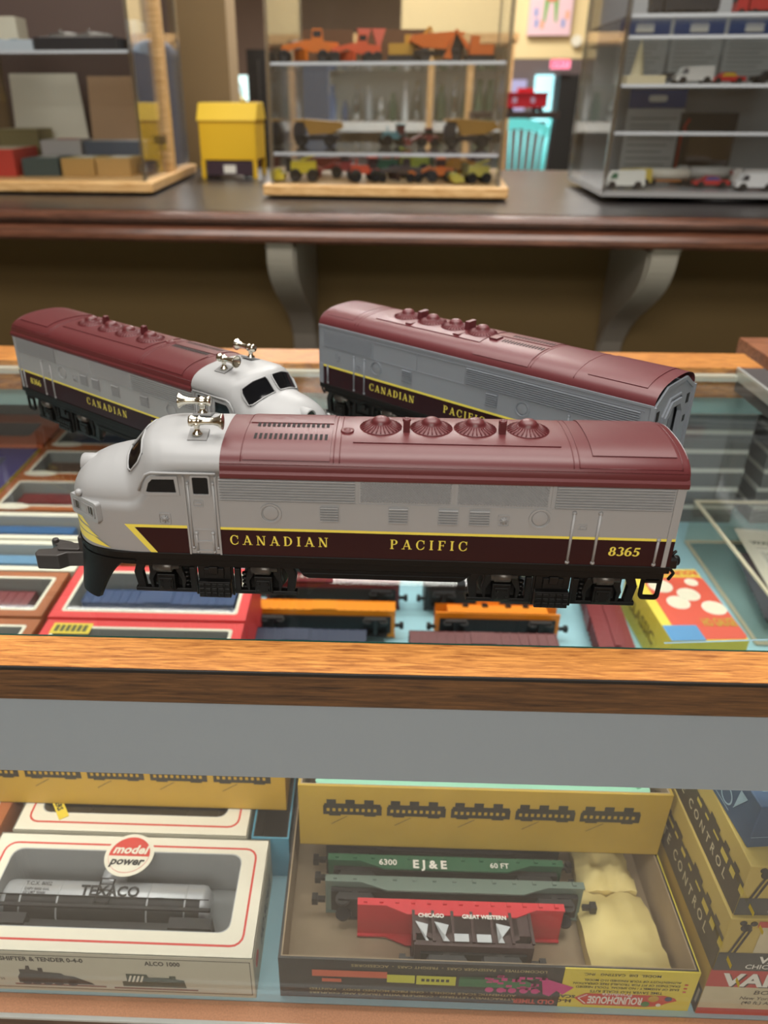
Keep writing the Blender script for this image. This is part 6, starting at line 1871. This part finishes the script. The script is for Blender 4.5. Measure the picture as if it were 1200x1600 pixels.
g = G(); g.cyl((0, 0, .003), .042, .006); g.build('base', C('yellow_base', (206, 176, 60), .5), o)
for k in range(3):
    g = G(); g.lathe([(.009, 0), (.009, .012), (.004, .018)], (0, 0, 0), 'z', 12)
    tag(g.build('yellow_trinket', C('yellow_base', (206, 176, 60), .5), None, (-.455 + (k - 1) * .018, 2.725 + .012 * (k % 2), FL + 1.2685)), ['left', 'middle', 'right'][k] + ' small yellow trinket under the glass dome', 'trinket')

# glassware cabinet seen through the middle case
o = thing('glassware_cabinet', 'light wood framed cabinet with white shelf and glassware, seen through the middle case', 'cabinet', (.12, 3.3, 0))
g = G(); g.box(-.32, .36, .14, .16, FL, .40); g.build('back_panel', C('pale_sage_back', (186, 190, 182), .6), o)
g = G(); g.box(-.32, .36, -.12, .14, .110, .140); g.build('white_shelf', m_white, o)
g = G(); g.box(-.32, .36, -.12, .14, FL, -.05); g.build('lower_body', C('cabinet_tan', (150, 120, 92), .6), o)
for x in (-.32, .06, .20, .338):
    g = G(); g.box(x, x + .022, -.13, -.10, -.05, .40); g.build('frame_post', m_light_oak, o)
g = G(); g.box(-.33, .37, -.13, .16, .39, .42); g.build('top_rail', m_light_oak, o)
rr = random.Random(12)
gp = C('pale_glassware', (206, 214, 216), .15, spec=.8)
for k in range(14):
    x = -.17 + k * .046; r_ = .012 + rr.random() * .007; h_ = .07 + rr.random() * .08
    g = G(); g.lathe([(r_ * .7, 0), (r_, .01), (r_, h_ * .6), (r_ * .5, h_ * .8), (r_ * .55, h_)], (0, 0, 0), 'z', 14)
    c_ = rr.choice([gp, C('green_glassware', (120, 140, 116), .2), C('blue_glassware', (120, 140, 176), .2), clear('clear_glassware', (226, 232, 232), .05, .25)])
    tag(g.build('glass_bottle', c_, None, (x, 3.3 + (k % 2) * .05, .140)), 'glass bottle on the white shelf of the far cabinet, behind the middle case', 'bottle', 'bottles on the far cabinet shelf')
o = thing('blue_armchair', 'rounded blue grey chair back seen low through the left of the middle case', 'chair', (-.215, 2.62, FL))
g = G(); g.prism(rrect(-.07, .07, .9, 1.42, .06), 'y', -.03, .03); g.build('backrest', C('slate_upholstery', (112, 122, 140), .8), o, bevel=.01)
g = G(); g.prism(rrect(-.09, .09, -.16, .05, .03), 'z', .78, .90); g.build('seat', C('slate_upholstery', (112, 122, 140), .8), o, bevel=.01)
for sx in (-.07, .07):
    for sy in (-.13, .03):
        g = G(); g.tube([(sx, sy, 0), (sx, sy, .78)], .01, 6); g.build('leg', C('dark_red_wood', (74, 34, 30), .35), o)
